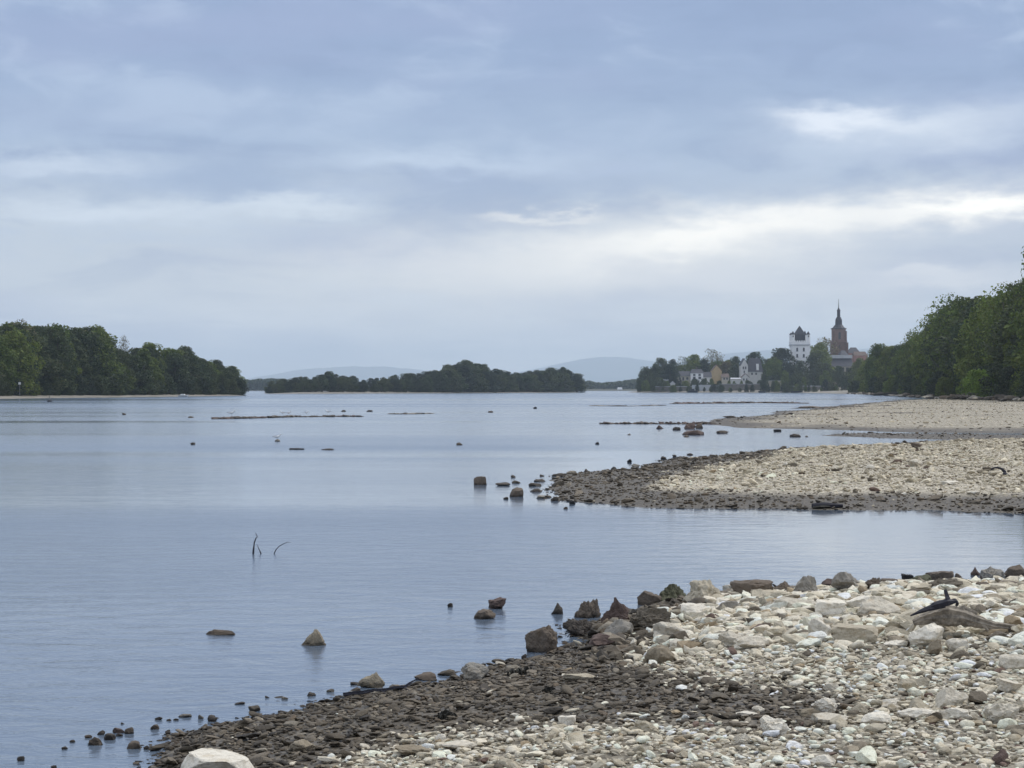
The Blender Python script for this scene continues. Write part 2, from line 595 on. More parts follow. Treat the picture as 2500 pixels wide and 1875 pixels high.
NEAR_SHORE = [(250, 1935), (339, 1875), (440, 1815), (542, 1766), (678, 1738), (848, 1703), (1017, 1664), (1187, 1632), (1300, 1603), (1390, 1575),
              (1469, 1525), (1582, 1487), (1690, 1472), (1797, 1455), (1921, 1448), (2147, 1440), (2373, 1434), (2600, 1428), (2900, 1420)]
NEAR_POLY = [G(*p) for p in NEAR_SHORE] + [(16.0, 20.0), (16.0, 8.0), (-3.5, 8.0)]
MID_POLY = [G(*p) for p in [(1345, 1200), (1390, 1224), (1582, 1236), (1983, 1247), (2260, 1245), (2500, 1252), (2900, 1258)]] + \
           [G(*p) for p in [(2900, 1062), (2500, 1076), (2300, 1079), (2226, 1082), (2147, 1088), (1921, 1098), (1695, 1116), (1582, 1139), (1413, 1160), (1345, 1188)]]
FAR_POLY = [G(*p) for p in [(1735, 1038), (1800, 1045), (2000, 1049), (2260, 1056), (2500, 1058), (2900, 1060), (3300, 975), (2500, 967), (2200, 977),
                            (2100, 985), (1960, 999), (1850, 1014), (1740, 1022), (1690, 1030)]]
STRIP_POLY = [G(*p) for p in [(2010, 1063), (2150, 1070), (2300, 1073), (2500, 1074), (2900, 1074), (2900, 1063), (2500, 1064.5), (2300, 1062), (2150, 1060), (2040, 1060)]]


def z_near(x, y):
    s = sdist(NEAR_POLY, x, y) + (fnoise(x * 1.3, y * 1.3, 3) - 0.5) * 0.9
    z = np.where(s > 0, 0.52 * (1 - np.exp(-np.maximum(s, 0) / 4.0)), s * 0.10)
    return z + (fnoise(x * 0.9, y * 0.9, 5) - 0.5) * 0.10 * np.clip(s / 1.5, 0, 1)


def z_mid(x, y):
    s = sdist(MID_POLY, x, y) + (fnoise(x * 0.35, y * 0.35, 13) - 0.5) * 2.0
    z = np.where(s > 0, 0.30 * (1 - np.exp(-np.maximum(s, 0) / 3.5)), s * 0.06)
    return z + (fnoise(x * 0.3, y * 0.3, 15) - 0.5) * 0.12 * np.clip(s / 3, 0, 1)


def z_far(x, y):
    s = sdist(FAR_POLY, x, y) + (fnoise(x * 0.12, y * 0.06, 23) - 0.5) * 4.0
    z = np.where(s > 0, 0.27 * (1 - np.exp(-np.maximum(s, 0) / 9.0)), s * 0.04)
    return z + (fnoise(x * 0.1, y * 0.1, 25) - 0.5) * 0.2 * np.clip(s / 6, 0, 1)


def z_strip(x, y):
    s = sdist(STRIP_POLY, x, y) + (fnoise(x * 0.3, y * 0.3, 33) - 0.5) * 1.5
    return np.where(s > 0, 0.16 * (1 - np.exp(-np.maximum(s, 0) / 2.0)), s * 0.05)


def land(px, py, zf):
    """the ground point seen at a picture point"""
    z = 0.0
    for _ in range(14):
        x, y = G(px, py, z)
        z = max(0.0, 0.5 * z + 0.5 * float(zf(np.array([x]), np.array([y]))[0]))
    return x, y, z


def polysmooth(poly, px, py, soft):
    """0..1 inside-ness of a picture-space outline (used once, at build time)"""
    return np.clip(sdist(poly, px, py) / soft * 0.5 + 0.5, 0, 1)


k = 2500 / 2212.0
WET_NEAR = [(k * a, k * b) for a, b in [(150, 1700), (300, 1655), (400, 1590), (480, 1545), (750, 1490), (1050, 1420), (1220, 1350), (1320, 1290), (1430, 1280), (1470, 1300),
            (1420, 1340), (1400, 1380), (1370, 1420), (1400, 1462), (1500, 1474), (1650, 1482), (1790, 1500), (1850, 1530), (1780, 1566), (1650, 1580),
            (1500, 1562), (1300, 1562), (1150, 1566), (950, 1590), (830, 1618), (720, 1655), (640, 1750), (150, 1750)]]
WET_MID = [(1250, 1215), (1345, 1150), (1500, 1112), (1700, 1100), (1900, 1090), (1900, 1105), (1750, 1135), (1640, 1160), (1590, 1190), (1640, 1198),
           (1800, 1203), (2100, 1206), (2300, 1208), (2900, 1214), (2900, 1290), (1300, 1260)]


def wet_near(x, y, z):
    px, py = project(x, y, z)
    w = polysmooth(WET_NEAR, px + (fnoise(x * 2, y * 2, 41) - 0.5) * 110, py + (fnoise(x * 2.3, y * 2.3, 43) - 0.5) * 40, 34)
    return np.maximum(w, np.clip((0.10 - z) / 0.06, 0, 1))


def wet_mid(x, y, z):
    px, py = project(x, y, z)
    w = polysmooth(WET_MID, px + (fnoise(x * .5, y * .5, 51) - 0.5) * 90, py + (fnoise(x * .6, y * .6, 53) - 0.5) * 14, 8)
    return np.maximum(w, np.clip((0.10 - z) / 0.05, 0, 1))


def wet_far(x, y, z):
    strips = np.clip((0.035 - np.abs(fnoise(x * .03, y * .035, 63) - 0.5)) / 0.02, 0, 1) * 0.7
    return np.maximum(strips, np.clip((0.12 - z + (fnoise(x * .15, y * .1, 61) - 0.5) * 0.15) / 0.07, 0, 1))


def wet_all(x, y, z):
    return np.ones_like(x)


def ground_sheet(name, zf, wf, px0, px1, nx, d0, d1, ny, mat, label):
    us = np.linspace(px0, px1, nx)
    ds = np.exp(np.linspace(math.log(d0), math.log(d1), ny))
    U, D = np.meshgrid(us, ds)
    X, Y = (U - 1250) / F * D, D
    zz = np.maximum(zf(X.ravel(), Y.ravel()), -0.6)
    v = np.stack([X.ravel(), Y.ravel(), zz], 1)
    idx = np.arange(nx * ny).reshape(ny, nx)
    fq = np.stack([idx[:-1, :-1].ravel(), idx[:-1, 1:].ravel(), idx[1:, 1:].ravel(), idx[1:, :-1].ravel()], 1)
    keep = (zz[fq] > -0.3).any(1)
    fq = fq[keep]
    me = bpy.data.meshes.new(name)
    me.from_pydata(v.tolist(), [], fq.tolist())
    at = me.attributes.new('wet', 'FLOAT', 'POINT')
    at.data.foreach_set('value', wf(v[:, 0], v[:, 1], v[:, 2]).astype(np.float32))
    me.polygons.foreach_set('use_smooth', [True] * len(me.polygons))
    me.materials.append(mat)
    o = bpy.data.objects.new(name, me)
    COL.objects.link(o)
    return props(o, label, 'gravel', kind='structure')


near_bank = ground_sheet('gravel_bank', z_near, wet_near, -700, 3300, 260, 9.5, 33.0, 190, M['gravel'], 'pale stony river bank with a dark wet margin in the foreground')
mid_bank = ground_sheet('gravel_spit', z_mid, wet_mid, 1150, 3000, 240, 40.0, 125.0, 150, M['gravel_mid'], 'long gravel spit with a dark tip reaching into the water beyond the near inlet')
far_bank = ground_sheet('gravel_spit', z_far, wet_far, 1550, 3100, 240, 105.0, 800.0, 150, M['gravel_far'], 'farthest sandy gravel spit below the wooded bank')
strip_bank = ground_sheet('gravel_bar', z_strip, wet_all, 1950, 3000, 160, 95.0, 125.0, 30, M['gravel_far'], 'low dark gravel bar between the two pale spits')

# ------------------------------------------------------------------ stones
def ico(sub):
    bm = bmesh.new()
    bmesh.ops.create_icosphere(bm, subdivisions=sub, radius=1.0)
    v = np.array([p.co[:] for p in bm.verts])
    f = np.array([[p.index for p in q.verts] for q in bm.faces])
    bm.free()
    return v, f


ICO = {s: ico(s) for s in (1, 2, 3, 4, 5)}


def rock_shape(seed, sub, kind='angular'):
    """vertices of a stone in the unit box x,y -.5...5, z 0..1"""
    r = np.random.RandomState(seed)
    v = ICO[sub][0].copy()
    ncut = {'wedge': 4, 'peak': 2, 'round': 5, 'angular': 14, 'flat': 7, 'cone': 9, 'knobby': 5, 'block': 3, 'slab': 6}[kind]
    if kind == 'wedge':
        v = np.sign(v) * np.abs(v) ** 0.35
        v /= np.abs(v).max()
        for n, h in (((0.12, -0.10, 1.0), 0.42), ((-0.15, -0.85, -0.45), 0.48), ((-0.75, -0.45, 0.35), 0.62), ((0.8, -0.5, 0.3), 0.78), ((-0.35, -0.5, 0.8), 0.62)):
            n = np.array(n) / np.linalg.norm(n)
            v -= np.outer(np.maximum(v @ n - h, 0), n)
    lo, hi = {'wedge': (0.75, 0.9), 'peak': (0.6, 0.9), 'round': (0.68, 0.88), 'angular': (0.36, 0.74), 'flat': (0.6, 0.9), 'cone': (0.5, 0.8), 'knobby': (0.6, 0.9), 'block': (0.6, 0.85), 'slab': (0.55, 0.85)}[kind]
    if kind in ('angular', 'slab', 'flat', 'cone', 'knobby', 'round', 'block', 'peak'):
        # broken stone: radius follows the faces of a random polyhedron
        npl = {'angular': 13, 'slab': 12, 'flat': 16, 'cone': 15, 'knobby': 22, 'round': 22, 'block': 11, 'peak': 17}[kind]
        nn = r.normal(size=(npl, 3))
        nn /= np.linalg.norm(nn, axis=1)[:, None]
        hh = r.uniform(0.72, 1.0, npl) if kind == 'round' else r.uniform(0.55, 1.0, npl)
        if kind == 'block':
            nn = np.concatenate([np.array([[1, .1, .05], [-1, .1, -.1], [.1, 1, 0], [0, -1, .12], [.06, -.05, 1.0]]), nn])
            nn /= np.linalg.norm(nn, axis=1)[:, None]
            hh = np.concatenate([[.62, .62, .62, .62, .55], hh * 0.4 + 0.6])
        dt = v @ nn.T
        rad = np.where(dt > 0.05, hh[None] / np.maximum(dt, 0.05), 9.0).min(1)
        v = v * np.minimum(rad, 1.15)[:, None]
        ncut = 1
    for _ in range(ncut):
        n = r.normal(size=3)
        n /= np.linalg.norm(n)
        h = r.uniform(lo, hi)
        dd = v @ n - h
        v -= np.outer(np.maximum(dd, 0), n) * 0.97
    if sub >= 2:
        amp = 0.26 if kind in ('knobby', 'peak') else 0.025 if kind == 'wedge' else 0.12
        off = Vector(r.uniform(-50, 50, 3))
        fr = 2.2 if kind == 'knobby' else 1.9
        for i in range(len(v)):
            p = Vector(v[i])
            e = mnoise.fractal(p * fr + off, 0.5, 2.1, 5 if sub >= 3 else 2)
            v[i] *= 1 + amp * e
    if kind == 'cone':
        t = (v[:, 2] - v[:, 2].min()) / np.ptp(v[:, 2])
        v[:, :2] *= (1.15 - 0.9 * np.clip(t, 0, 1) ** 1.2)[:, None]
    if kind == 'peak':
        t = (v[:, 2] - v[:, 2].min()) / np.ptp(v[:, 2])
        v[:, :2] *= (1.1 - 0.55 * np.clip(t, 0, 1))[:, None]
    mn, mx_ = v.min(0), v.max(0)
    v = (v - mn) / (mx_ - mn)
    v[:, :2] -= 0.5
    return v


def stone_mesh(name, seed, sub, kind, smooth=True):
    me = bpy.data.meshes.new(name)
    me.from_pydata(rock_shape(seed, sub, kind).tolist(), [], ICO[sub][1].tolist())
    me.polygons.foreach_set('use_smooth', [smooth] * len(me.polygons))
    me.materials.append(M['stone_obj'])
    if smooth:
        try:
            me.set_sharp_from_angle(angle=RAD(26))
        except Exception:
            pass
    return me


CLR = {
    'white': (0.76, 0.70, 0.59), 'pale': (0.63, 0.57, 0.465), 'cream': (0.52, 0.455, 0.345), 'grey': (0.30, 0.275, 0.235), 'tan': (0.30, 0.25, 0.18),
    'brown': (0.15, 0.118, 0.09), 'red': (0.135, 0.095, 0.08), 'dark': (0.088, 0.073, 0.06), 'wet': (0.14, 0.118, 0.09), 'moss': (0.10, 0.10, 0.06), 'black': (0.028, 0.026, 0.026)}
_seed = [100]


def rock(px, base, w, h, kind, colour, label, name='rock', zf=None, dep=0.8, sub=3, cat='rock', wet=0.3, group=None, rz=None):
    """a single rock: picture column, row of its foot, width and height in picture pixels"""
    _seed[0] += 1
    r = random.Random(_seed[0])
    if zf is None:
        x, y = G(px, base)
        z = 0.0
    else:
        x, y, z = land(px, base, zf)
    s = y / F
    o = bpy.data.objects.new(name, stone_mesh(name, _seed[0], sub + 1, kind))
    sink = 0.22 if zf is not None else 0.55
    o.scale = (w * s, w * s * dep, h * s * (1 + sink))
    o.location = (x, y + w * s * dep * 0.5, z - h * s * sink)
    o.rotation_euler = (0, 0, rz if rz is not None else r.choice([0, math.pi]) + r.uniform(-0.25, 0.25))
    c = CLR[colour]
    j = r.uniform(0.9, 1.1)
    o.color = (c[0] * j, c[1] * j, c[2] * j, wet)
    COL.objects.link(o)
    return props(o, label, cat, group)


NZ, MZ, FZ = z_near, z_mid, z_far
# --- foreground: rocks at and in the water's edge
big = rock(523, 1912, 200, 62, 'wedge', 'white', 'big flat-topped white rock with a dark front at the water edge in the foreground', 'boulder', NZ, 0.75, 4, rz=0.0)
rock(1322, 1594, 84, 66, 'round', 'brown', 'rounded brown boulder with a pale top at the waterline', 'boulder', None, 0.85, 4)
rock(1412, 1556, 76, 42, 'knobby', 'dark', 'dark hollowed ledge rock just behind the rounded boulder', 'rock', None, 0.7, 4)
rock(1438, 1510, 70, 46, 'peak', 'brown', 'knobbly dark brown rock standing in the water, three-humped top', 'rock', None, 0.8, 4)
rock(1360, 1500, 30, 28, 'cone', 'dark', 'small pointed dark rock in the water beside the knobbly rock')
rock(1213, 1487, 46, 28, 'knobby', 'red', 'round dark reddish rock out in the water, upper of a pair')
rock(1183, 1512, 56, 23, 'flat', 'brown', 'low dark brown rock out in the water, lower of a pair')
rock(1099, 1482, 14, 10, 'angular', 'dark', 'tiny dark stone alone in the water beyond the pair of dark rocks', 'stone')
rock(1509, 1535, 78, 76, 'peak', 'red', 'tall jagged reddish-brown rock at the end of the rock ridge', 'rock', None, 0.8, 4)
rock(1640, 1478, 92, 50, 'peak', 'moss', 'dark mossy rock at the water side of the ridge', 'rock', None, 0.8, 4)
rock(1585, 1478, 60, 34, 'flat', 'brown', 'flat dark brown slab leaning on the mossy rock')
rock(1590, 1545, 110, 60, 'knobby', 'wet', 'broad dark grey-brown rock behind the tall jagged rock', 'rock', NZ, 0.7, 4)
rock(1478, 1582, 82, 32, 'slab', 'red', 'reddish slab wedged low between the boulder and the pale stones', 'rock', NZ)
rock(1512, 1560, 74, 46, 'angular', 'grey', 'pale grey angular rock below the tall jagged rock', 'rock', NZ)
rock(1279, 1609, 14, 12, 'round', 'dark', 'tiny dark pebble in the water at the foot of the rounded boulder', 'stone')
rock(765, 1577, 62, 40, 'cone', 'tan', 'tan pyramid-shaped rock alone in the near water', 'rock', None, 0.8, 4)
rock(535, 1551, 78, 12, 'flat', 'brown', 'thin flat brown stone barely above the near water', 'stone', None, 0.5)
rock(906, 1680, 70, 38, 'cone', 'tan', 'tan dome-shaped rock at the water edge behind the black branch', 'rock', NZ, 0.8, 4)
rock(1159, 1662, 72, 42, 'round', 'grey', 'rounded grey-brown rock half in the water midway along the shore', 'rock', NZ, 0.8, 4)
rock(1090, 1650, 44, 14, 'slab', 'wet', 'flat grey slab in the shallows next to the rounded grey rock', 'stone')
rock(1040, 1662, 60, 18, 'slab', 'brown', 'flat brown slab at the waterline near the fork of the branch', 'stone')
rock(1415, 1662, 86, 16, 'slab', 'cream', 'long flat cream stone lying on the dark wet gravel', 'stone', NZ, 0.4)
rock(735, 1838, 66, 30, 'flat', 'tan', 'low tan rock on the dark gravel beside the big white rock', 'rock', NZ)
# --- small stones in the shallows, foreground corner
for i, (px, b, w, h, kd, c, lb) in enumerate([
    (50, 1858, 19, 14, 'round', 'dark', 'dark round stone farthest out in the foreground shallows'),
    (130, 1876, 14, 9, 'round', 'dark', 'dark stone in the shallows at the very bottom of the picture'),
    (157, 1830, 16, 9, 'flat', 'dark', 'small dark flat stone between two others in the shallows, nearer one'),
    (176, 1813, 14, 8, 'flat', 'dark', 'small dark flat stone in the shallows, farther of two'),
    (231, 1820, 38, 26, 'knobby', 'brown', 'largest brown stone of the group in the foreground shallows'),
    (215, 1802, 18, 9, 'round', 'brown', 'small brown stone touching the largest stone of the shallows group'),
    (246, 1794, 20, 13, 'round', 'dark', 'dark stone behind the largest stone of the shallows group'),
    (266, 1807, 30, 20, 'angular', 'dark', 'dark angular stone in the middle of the shallows group'),
    (289, 1790, 30, 16, 'angular', 'red', 'dark reddish stone at the back of the shallows group'),
    (291, 1798, 18, 9, 'flat', 'dark', 'flat dark stone in front of the reddish stone of the shallows group'),
    (314, 1792, 24, 20, 'round', 'brown', 'round brown stone at the shore end of the shallows group'),
    (299, 1768, 10, 5, 'flat', 'dark', 'tiny dark stone standing out behind the shallows group'),
    (377, 1781, 22, 15, 'angular', 'brown', 'brown stone between the shallows group and the gravel edge'),
    (387, 1758, 21, 10, 'flat', 'dark', 'flat dark stone in the water behind the brown shallows stone'),
    (412, 1760, 13, 6, 'flat', 'dark', 'small flat dark stone, first of two side by side in the shallows'),
    (429, 1759, 14, 6, 'flat', 'dark', 'small flat dark stone, second of two side by side in the shallows'),
    (409, 1793, 15, 14, 'angular', 'dark', 'small dark angular stone close to the gravel edge'),
    (325, 1829, 33, 23, 'round', 'brown', 'round brown stone in the shallows nearest to the big white rock'),
    (356, 1830, 15, 12, 'round', 'dark', 'small dark stone next to the round brown one by the white rock'),
    (392, 1826, 40, 12, 'flat', 'wet', 'low wet stones ledge just off the gravel by the white rock'),
    (449, 1752, 32, 10, 'flat', 'grey', 'flat grey stone in the shallows along the gravel edge'),
    (490, 1756, 14, 14, 'round', 'grey', 'small round grey stone in the shallows along the gravel edge'),
    (517, 1762, 24, 20, 'angular', 'dark', 'dark angular stone at the gravel edge above the white rock'),
    (585, 1720, 26, 6, 'flat', 'dark', 'long thin dark stone in the shallows off the dark gravel'),
    (652, 1704, 11, 6, 'flat', 'dark', 'tiny dark stone off the dark gravel, alone'),
    (695, 1708, 18, 8, 'flat', 'grey', 'flat grey stone off the dark gravel near the branch'),
    (620, 1738, 30, 18, 'angular', 'wet', 'dark wet stone at the gravel edge before the branch'),
    (760, 1700, 22, 12, 'angular', 'dark', 'dark stone in the shallows beside the end of the branch'),
    (806, 1690, 20, 10, 'flat', 'grey', 'flat grey stone just behind the end of the branch'),
    (865, 1672, 22, 8, 'flat', 'dark', 'flat dark stone in the water next to the tan dome rock'),
]):
    rock(px, b, w, h * 0.8, 'angular' if kd == 'round' else kd, c, lb, 'stone', None, 0.8, 2, cat='stone', wet=0.6)
# --- dark rocks along the ridge crest
for (px, b, w, h, kd, c, lb) in [
    (1840, 1462, 110, 44, 'angular', 'brown', 'low dark brown rock at the start of the ridge crest'),
    (1908, 1452, 54, 32, 'peak', 'brown', 'small brown rock second along the ridge crest'),
    (1962, 1458, 80, 52, 'peak', 'grey', 'grey leaning rock on the ridge crest'),
    (2030, 1446, 50, 32, 'angular', 'red', 'reddish-brown rock on the ridge crest between two grey ones'),
    (2080, 1450, 100, 52, 'peak', 'grey', 'large rough grey rock at the middle of the ridge crest'),
    (2130, 1446, 54, 34, 'peak', 'brown', 'brown rock against the large rough grey rock on the crest'),
    (2174, 1440, 44, 26, 'block', 'brown', 'small square brown rock on the ridge crest'),
    (2217, 1424, 30, 22, 'block', 'black', 'small black block of rock on the ridge crest'),
    (2255, 1440, 62, 36, 'round', 'moss', 'olive-brown rounded rock on the crest beside the black block'),
    (2300, 1430, 66, 34, 'block', 'brown', 'dark brown flat-topped rock standing highest on the crest'),
    (2318, 1446, 90, 30, 'knobby', 'wet', 'low dark rock under the flat-topped brown rock'),
    (2340, 1420, 18, 20, 'angular', 'brown', 'narrow upright brown rock on the crest'),
    (2384, 1405, 26, 21, 'cone', 'red', 'dark pointed rock standing in the water just beyond the crest'),
    (2395, 1424, 20, 20, 'cone', 'dark', 'small dark pointed rock at the water edge below the other pointed rock'),
    (2430, 1420, 62, 36, 'peak', 'grey', 'grey-brown rock near the far end of the ridge crest'),
    (2482, 1414, 60, 34, 'round', 'brown', 'rounded brown rock at the far end of the ridge crest'),
    (2470, 1440, 62, 20, 'flat', 'brown', 'long flat brown rock below the end of the ridge crest'),
    (2408, 1448, 40, 26, 'angular', 'brown', 'small brown angular rock among the white ones near the crest end'),
    (1790, 1452, 50, 24, 'angular', 'pale', 'pale low rock where the ridge crest meets the mossy rock'),
    (1720, 1475, 100, 58, 'peak', 'cream', 'cream pile-shaped rock beside the dark mossy rock'),
]:
    rock(px, b, w, h, kd, c, lb, 'rock', NZ if b > 1430 else None, 0.8, 3)
# --- large pale rocks on the near bank
for (px, b, w, h, kd, c, lb) in [
    (1950, 1494, 128, 34, 'slab', 'pale', 'long pale slab lying behind the cube-shaped white rock'),
    (1880, 1470, 90, 30, 'slab', 'cream', 'cream slab just below the low dark rock of the crest'),
    (2035, 1510, 84, 42, 'block', 'white', 'white cube-shaped rock in the middle of the stony ridge'),
    (2155, 1512, 116, 54, 'angular', 'pale', 'large pale grey rock with a slanting back in the ridge'),
    (2110, 1490, 90, 34, 'slab', 'white', 'white slab behind the large slanting pale rock'),
    (2004, 1565, 58, 56, 'angular', 'white', 'bright white upright rock in the lower part of the ridge'),
    (2094, 1576, 118, 46, 'block', 'cream', 'long cream block with a darker underside'),
    (2265, 1585, 92, 62, 'angular', 'white', 'white wedge-shaped rock below the driftwood'),
    (2300, 1560, 96, 54, 'angular', 'cream', 'cream slanting rock leaning against the driftwood'),
    (2190, 1584, 60, 20, 'flat', 'white', 'flat white stone in front of the white wedge-shaped rock'),
    (2284, 1602, 40, 40, 'slab', 'tan', 'brown-faced stone propped under the white wedge-shaped rock'),
    (2340, 1590, 60, 30, 'angular', 'white', 'white broken stone beside the brown-faced stone'),
    (1755, 1552, 90, 22, 'flat', 'white', 'flat white slab at the edge of the dark gravel'),
    (1835, 1590, 84, 34, 'round', 'pale', 'rounded pale rock at the foot of the ridge'),
    (1790, 1580, 70, 36, 'angular', 'pale', 'angular pale rock next to the rounded pale one'),
    (1860, 1545, 60, 24, 'flat', 'brown', 'small brown stone amid pale slabs at the foot of the ridge'),
    (1640, 1560, 90, 40, 'angular', 'pale', 'pale rock where the ridge meets the dark wet gravel'),
    (1700, 1520, 80, 46, 'angular', 'white', 'white faceted rock on the inner side of the ridge'),
    (1614, 1622, 76, 44, 'round', 'tan', 'tan-stained rounded rock at the tip of the pale gravel'),
    (1780, 1502, 60, 34, 'angular', 'grey', 'grey rock with a dark hollow beneath on the ridge'),
    (1915, 1652, 50, 18, 'slab', 'white', 'small white slab on the pale gravel above the dark tongue'),
    (2218, 1690, 52, 32, 'round', 'cream', 'cream rock standing on the gravel above the two thin white slabs'),
    (2176, 1719, 48, 11, 'slab', 'white', 'thin white slab, upper of two stacked on the dark patch'),
    (2178, 1731, 50, 11, 'slab', 'pale', 'thin pale slab, lower of two stacked on the dark patch'),
    (2329, 1730, 84, 48, 'angular', 'pale', 'pale jagged rock beside the two thin slabs'),
    (2470, 1692, 66, 34, 'angular', 'pale', 'pale rock cut by the edge of the picture above the rough rock pair'),
    (2476, 1642, 76, 44, 'round', 'pale', 'large rounded pale rock at the edge of the picture below the driftwood'),
    (2242, 1758, 94, 26, 'round', 'white', 'smooth oval white stone on the dark patch'),
    (2333, 1758, 84, 28, 'flat', 'white', 'flat pointed white stone next to the smooth oval one'),
    (2456, 1766, 96, 48, 'knobby', 'pale', 'rough pitted pale rock at the edge of the picture'),
    (2144, 1772, 88, 28, 'round', 'white', 'rounded white stone next to the long pale bar-shaped stone'),
    (2034, 1772, 96, 26, 'slab', 'pale', 'long pale bar-shaped stone in a row of white stones'),
    (2016, 1746, 66, 42, 'knobby', 'white', 'knobbly white stone behind the long bar-shaped one'),
    (1982, 1750, 62, 18, 'flat', 'tan', 'flat tan stone tucked beside the knobbly white stone'),
    (2100, 1750, 44, 32, 'round', 'cream', 'cream rounded stone between the knobbly and the oval white stone'),
    (1895, 1796, 76, 44, 'knobby', 'white', 'rough white rock alone on the small pebbles'),
    (1853, 1742, 34, 18, 'round', 'pale', 'small pale round stone at the end of the dark tongue'),
    (1826, 1748, 62, 9, 'slab', 'white', 'thin white stick-shaped stone at the end of the dark tongue'),
    (1812, 1818, 40, 26, 'knobby', 'pale', 'pale pitted stone below the rough white rock'),
    (2031, 1690, 40, 22, 'slab', 'pale', 'small pale slab above the row of white stones'),
    (1384, 1775, 46, 26, 'block', 'white', 'bright white block on the edge of the dark gravel'),
    (1350, 1790, 40, 14, 'slab', 'white', 'flat white stone just below the bright white block'),
    (1075, 1812, 26, 20, 'round', 'white', 'round white pebble, first of the pale ones on the dark gravel'),
    (1030, 1820, 30, 18, 'angular', 'white', 'white angular pebble beside the first round one'),
    (1118, 1836, 96, 22, 'slab', 'pale', 'long pale knobbed stone shaped like a bone'),
    (1005, 1848, 90, 24, 'slab', 'tan', 'long tan stone below the bone-shaped one'),
    (1258, 1752, 30, 10, 'slab', 'white', 'small white sliver on the dark gravel'),
    (2448, 1868, 44, 36, 'angular', 'red', 'reddish angular stone at the corner of the picture'),
    (2012, 1870, 60, 26, 'round', 'white', 'rounded white stone at the bottom of the picture'),
]:
    rock(px, b, w, h, kd, c, lb, 'rock', NZ, 0.75, 3, cat='rock', wet=0.0)
# --- rocks off the tip of the middle spit
for (px, b, w, h, kd, c, lb) in [
    (1172, 1184, 33, 21, 'round', 'brown', 'brown cube-shaped boulder alone in the water off the spit tip, farther of two'),
    (1261, 1213, 34, 23, 'round', 'brown', 'brown cube-shaped boulder in the water off the spit tip, nearer of two'),
    (1229, 1186, 38, 8, 'flat', 'dark', 'long flat dark stone between the two brown boulders'),
    (1253, 1166, 13, 6, 'flat', 'dark', 'small dark stone beyond the two brown boulders'),
    (1261, 1180, 23, 7, 'flat', 'wet', 'flat stone just behind the nearer brown boulder'),
    (1235, 1219, 13, 6, 'flat', 'dark', 'small dark stone in front of the nearer brown boulder'),
    (1323, 1163, 12, 5, 'flat', 'wet', 'small grey stone far off the spit tip'),
    (1318, 1176, 28, 6, 'flat', 'dark', 'thin dark stone off the spit tip, upper of three'),
    (1306, 1187, 34, 8, 'flat', 'dark', 'thin dark stone off the spit tip, middle of three'),
    (1310, 1201, 32, 8, 'flat', 'dark', 'thin dark stone off the spit tip, lowest of three'),
    (1365, 1163, 36, 8, 'flat', 'dark', 'dark flat stone on the back edge of the spit tip'),
    (1362, 1188, 32, 16, 'angular', 'wet', 'grey-brown rock at the very tip of the spit'),
    (1320, 1217, 22, 8, 'flat', 'grey', 'grey stone in the water in front of the spit tip'),
    (1354, 1223, 20, 10, 'angular', 'dark', 'dark angular stone at the front of the spit tip'),
    (1397, 1231, 14, 10, 'angular', 'black', 'black stone at the front edge of the spit'),
    (1381, 1243, 11, 6, 'flat', 'dark', 'tiny dark stone in the inlet before the spit'),
    (1431, 1157, 14, 13, 'angular', 'dark', 'dark upright stone on the back edge of the spit tip'),
    (1498, 1148, 16, 9, 'round', 'black', 'black stone on the back edge of the spit, by a larger pale one'),
    (1537, 1129, 13, 9, 'angular', 'black', 'black stone in the water behind the spit'),
    (1552, 1140, 20, 8, 'angular', 'grey', 'pale grey stone on the back edge of the spit'),
    (1600, 1133, 26, 4, 'flat', 'dark', 'very thin dark stone in the water behind the spit, nearer'),
    (1620, 1121, 14, 7, 'angular', 'dark', 'small dark stone behind the spit, next to a thin one'),
    (1647, 1115, 11, 5, 'angular', 'dark', 'small dark stone behind the spit'),
    (1685, 1111, 16, 5, 'flat', 'dark', 'flat dark stone close behind the spit edge'),
    (1665, 1120, 24, 6, 'flat', 'dark', 'flat dark stone touching the back edge of the spit'),
    (1458, 1085, 11, 6, 'round', 'black', 'black stone alone in open water between spit and gravel island'),
    (1122, 1087, 16, 7, 'angular', 'dark', 'dark humped stone alone in open water before the far island'),
    (470, 1086, 12, 6, 'angular', 'dark', 'small dark stone alone in open water, nearest the wooded bank'),
    (723, 1098, 38, 4, 'flat', 'black', 'thin black flat stone in open water, longer of two'),
    (800, 1099, 32, 4, 'flat', 'dark', 'thin dark flat stone in open water, shorter of two'),
    (677, 1078, 14, 6, 'round', 'grey', 'small stone in open water under the white gull'),
]:
    rock(px, b, w, h, kd, c, lb, 'rock', None, 0.9, 2, cat='rock', wet=0.5)
for (px, b, w, h, kd, c, lb) in [
    (2126, 1146, 22, 12, 'round', 'white', 'white round rock on the middle of the gravel spit'),
    (2240, 1140, 40, 20, 'angular', 'pale', 'pale humped rock on the gravel spit behind the white one'),
    (2322, 1184, 44, 10, 'slab', 'white', 'flat whitish slab on the gravel spit near the curved root'),
    (2380, 1208, 34, 9, 'slab', 'white', 'flat white slab above the dark front edge of the spit'),
    (2208, 1210, 14, 8, 'round', 'white', 'small white stone above the dark front edge of the spit'),
    (1918, 1138, 12, 10, 'angular', 'white', 'small white upright stone on the back part of the spit'),
    (2240, 1092, 30, 12, 'knobby', 'brown', 'brown clump of rock at the end of the narrow inlet'),
]:
    rock(px, b, w, h, kd, c, lb, 'rock', MZ, 0.9, 2, cat='rock', wet=0.0)
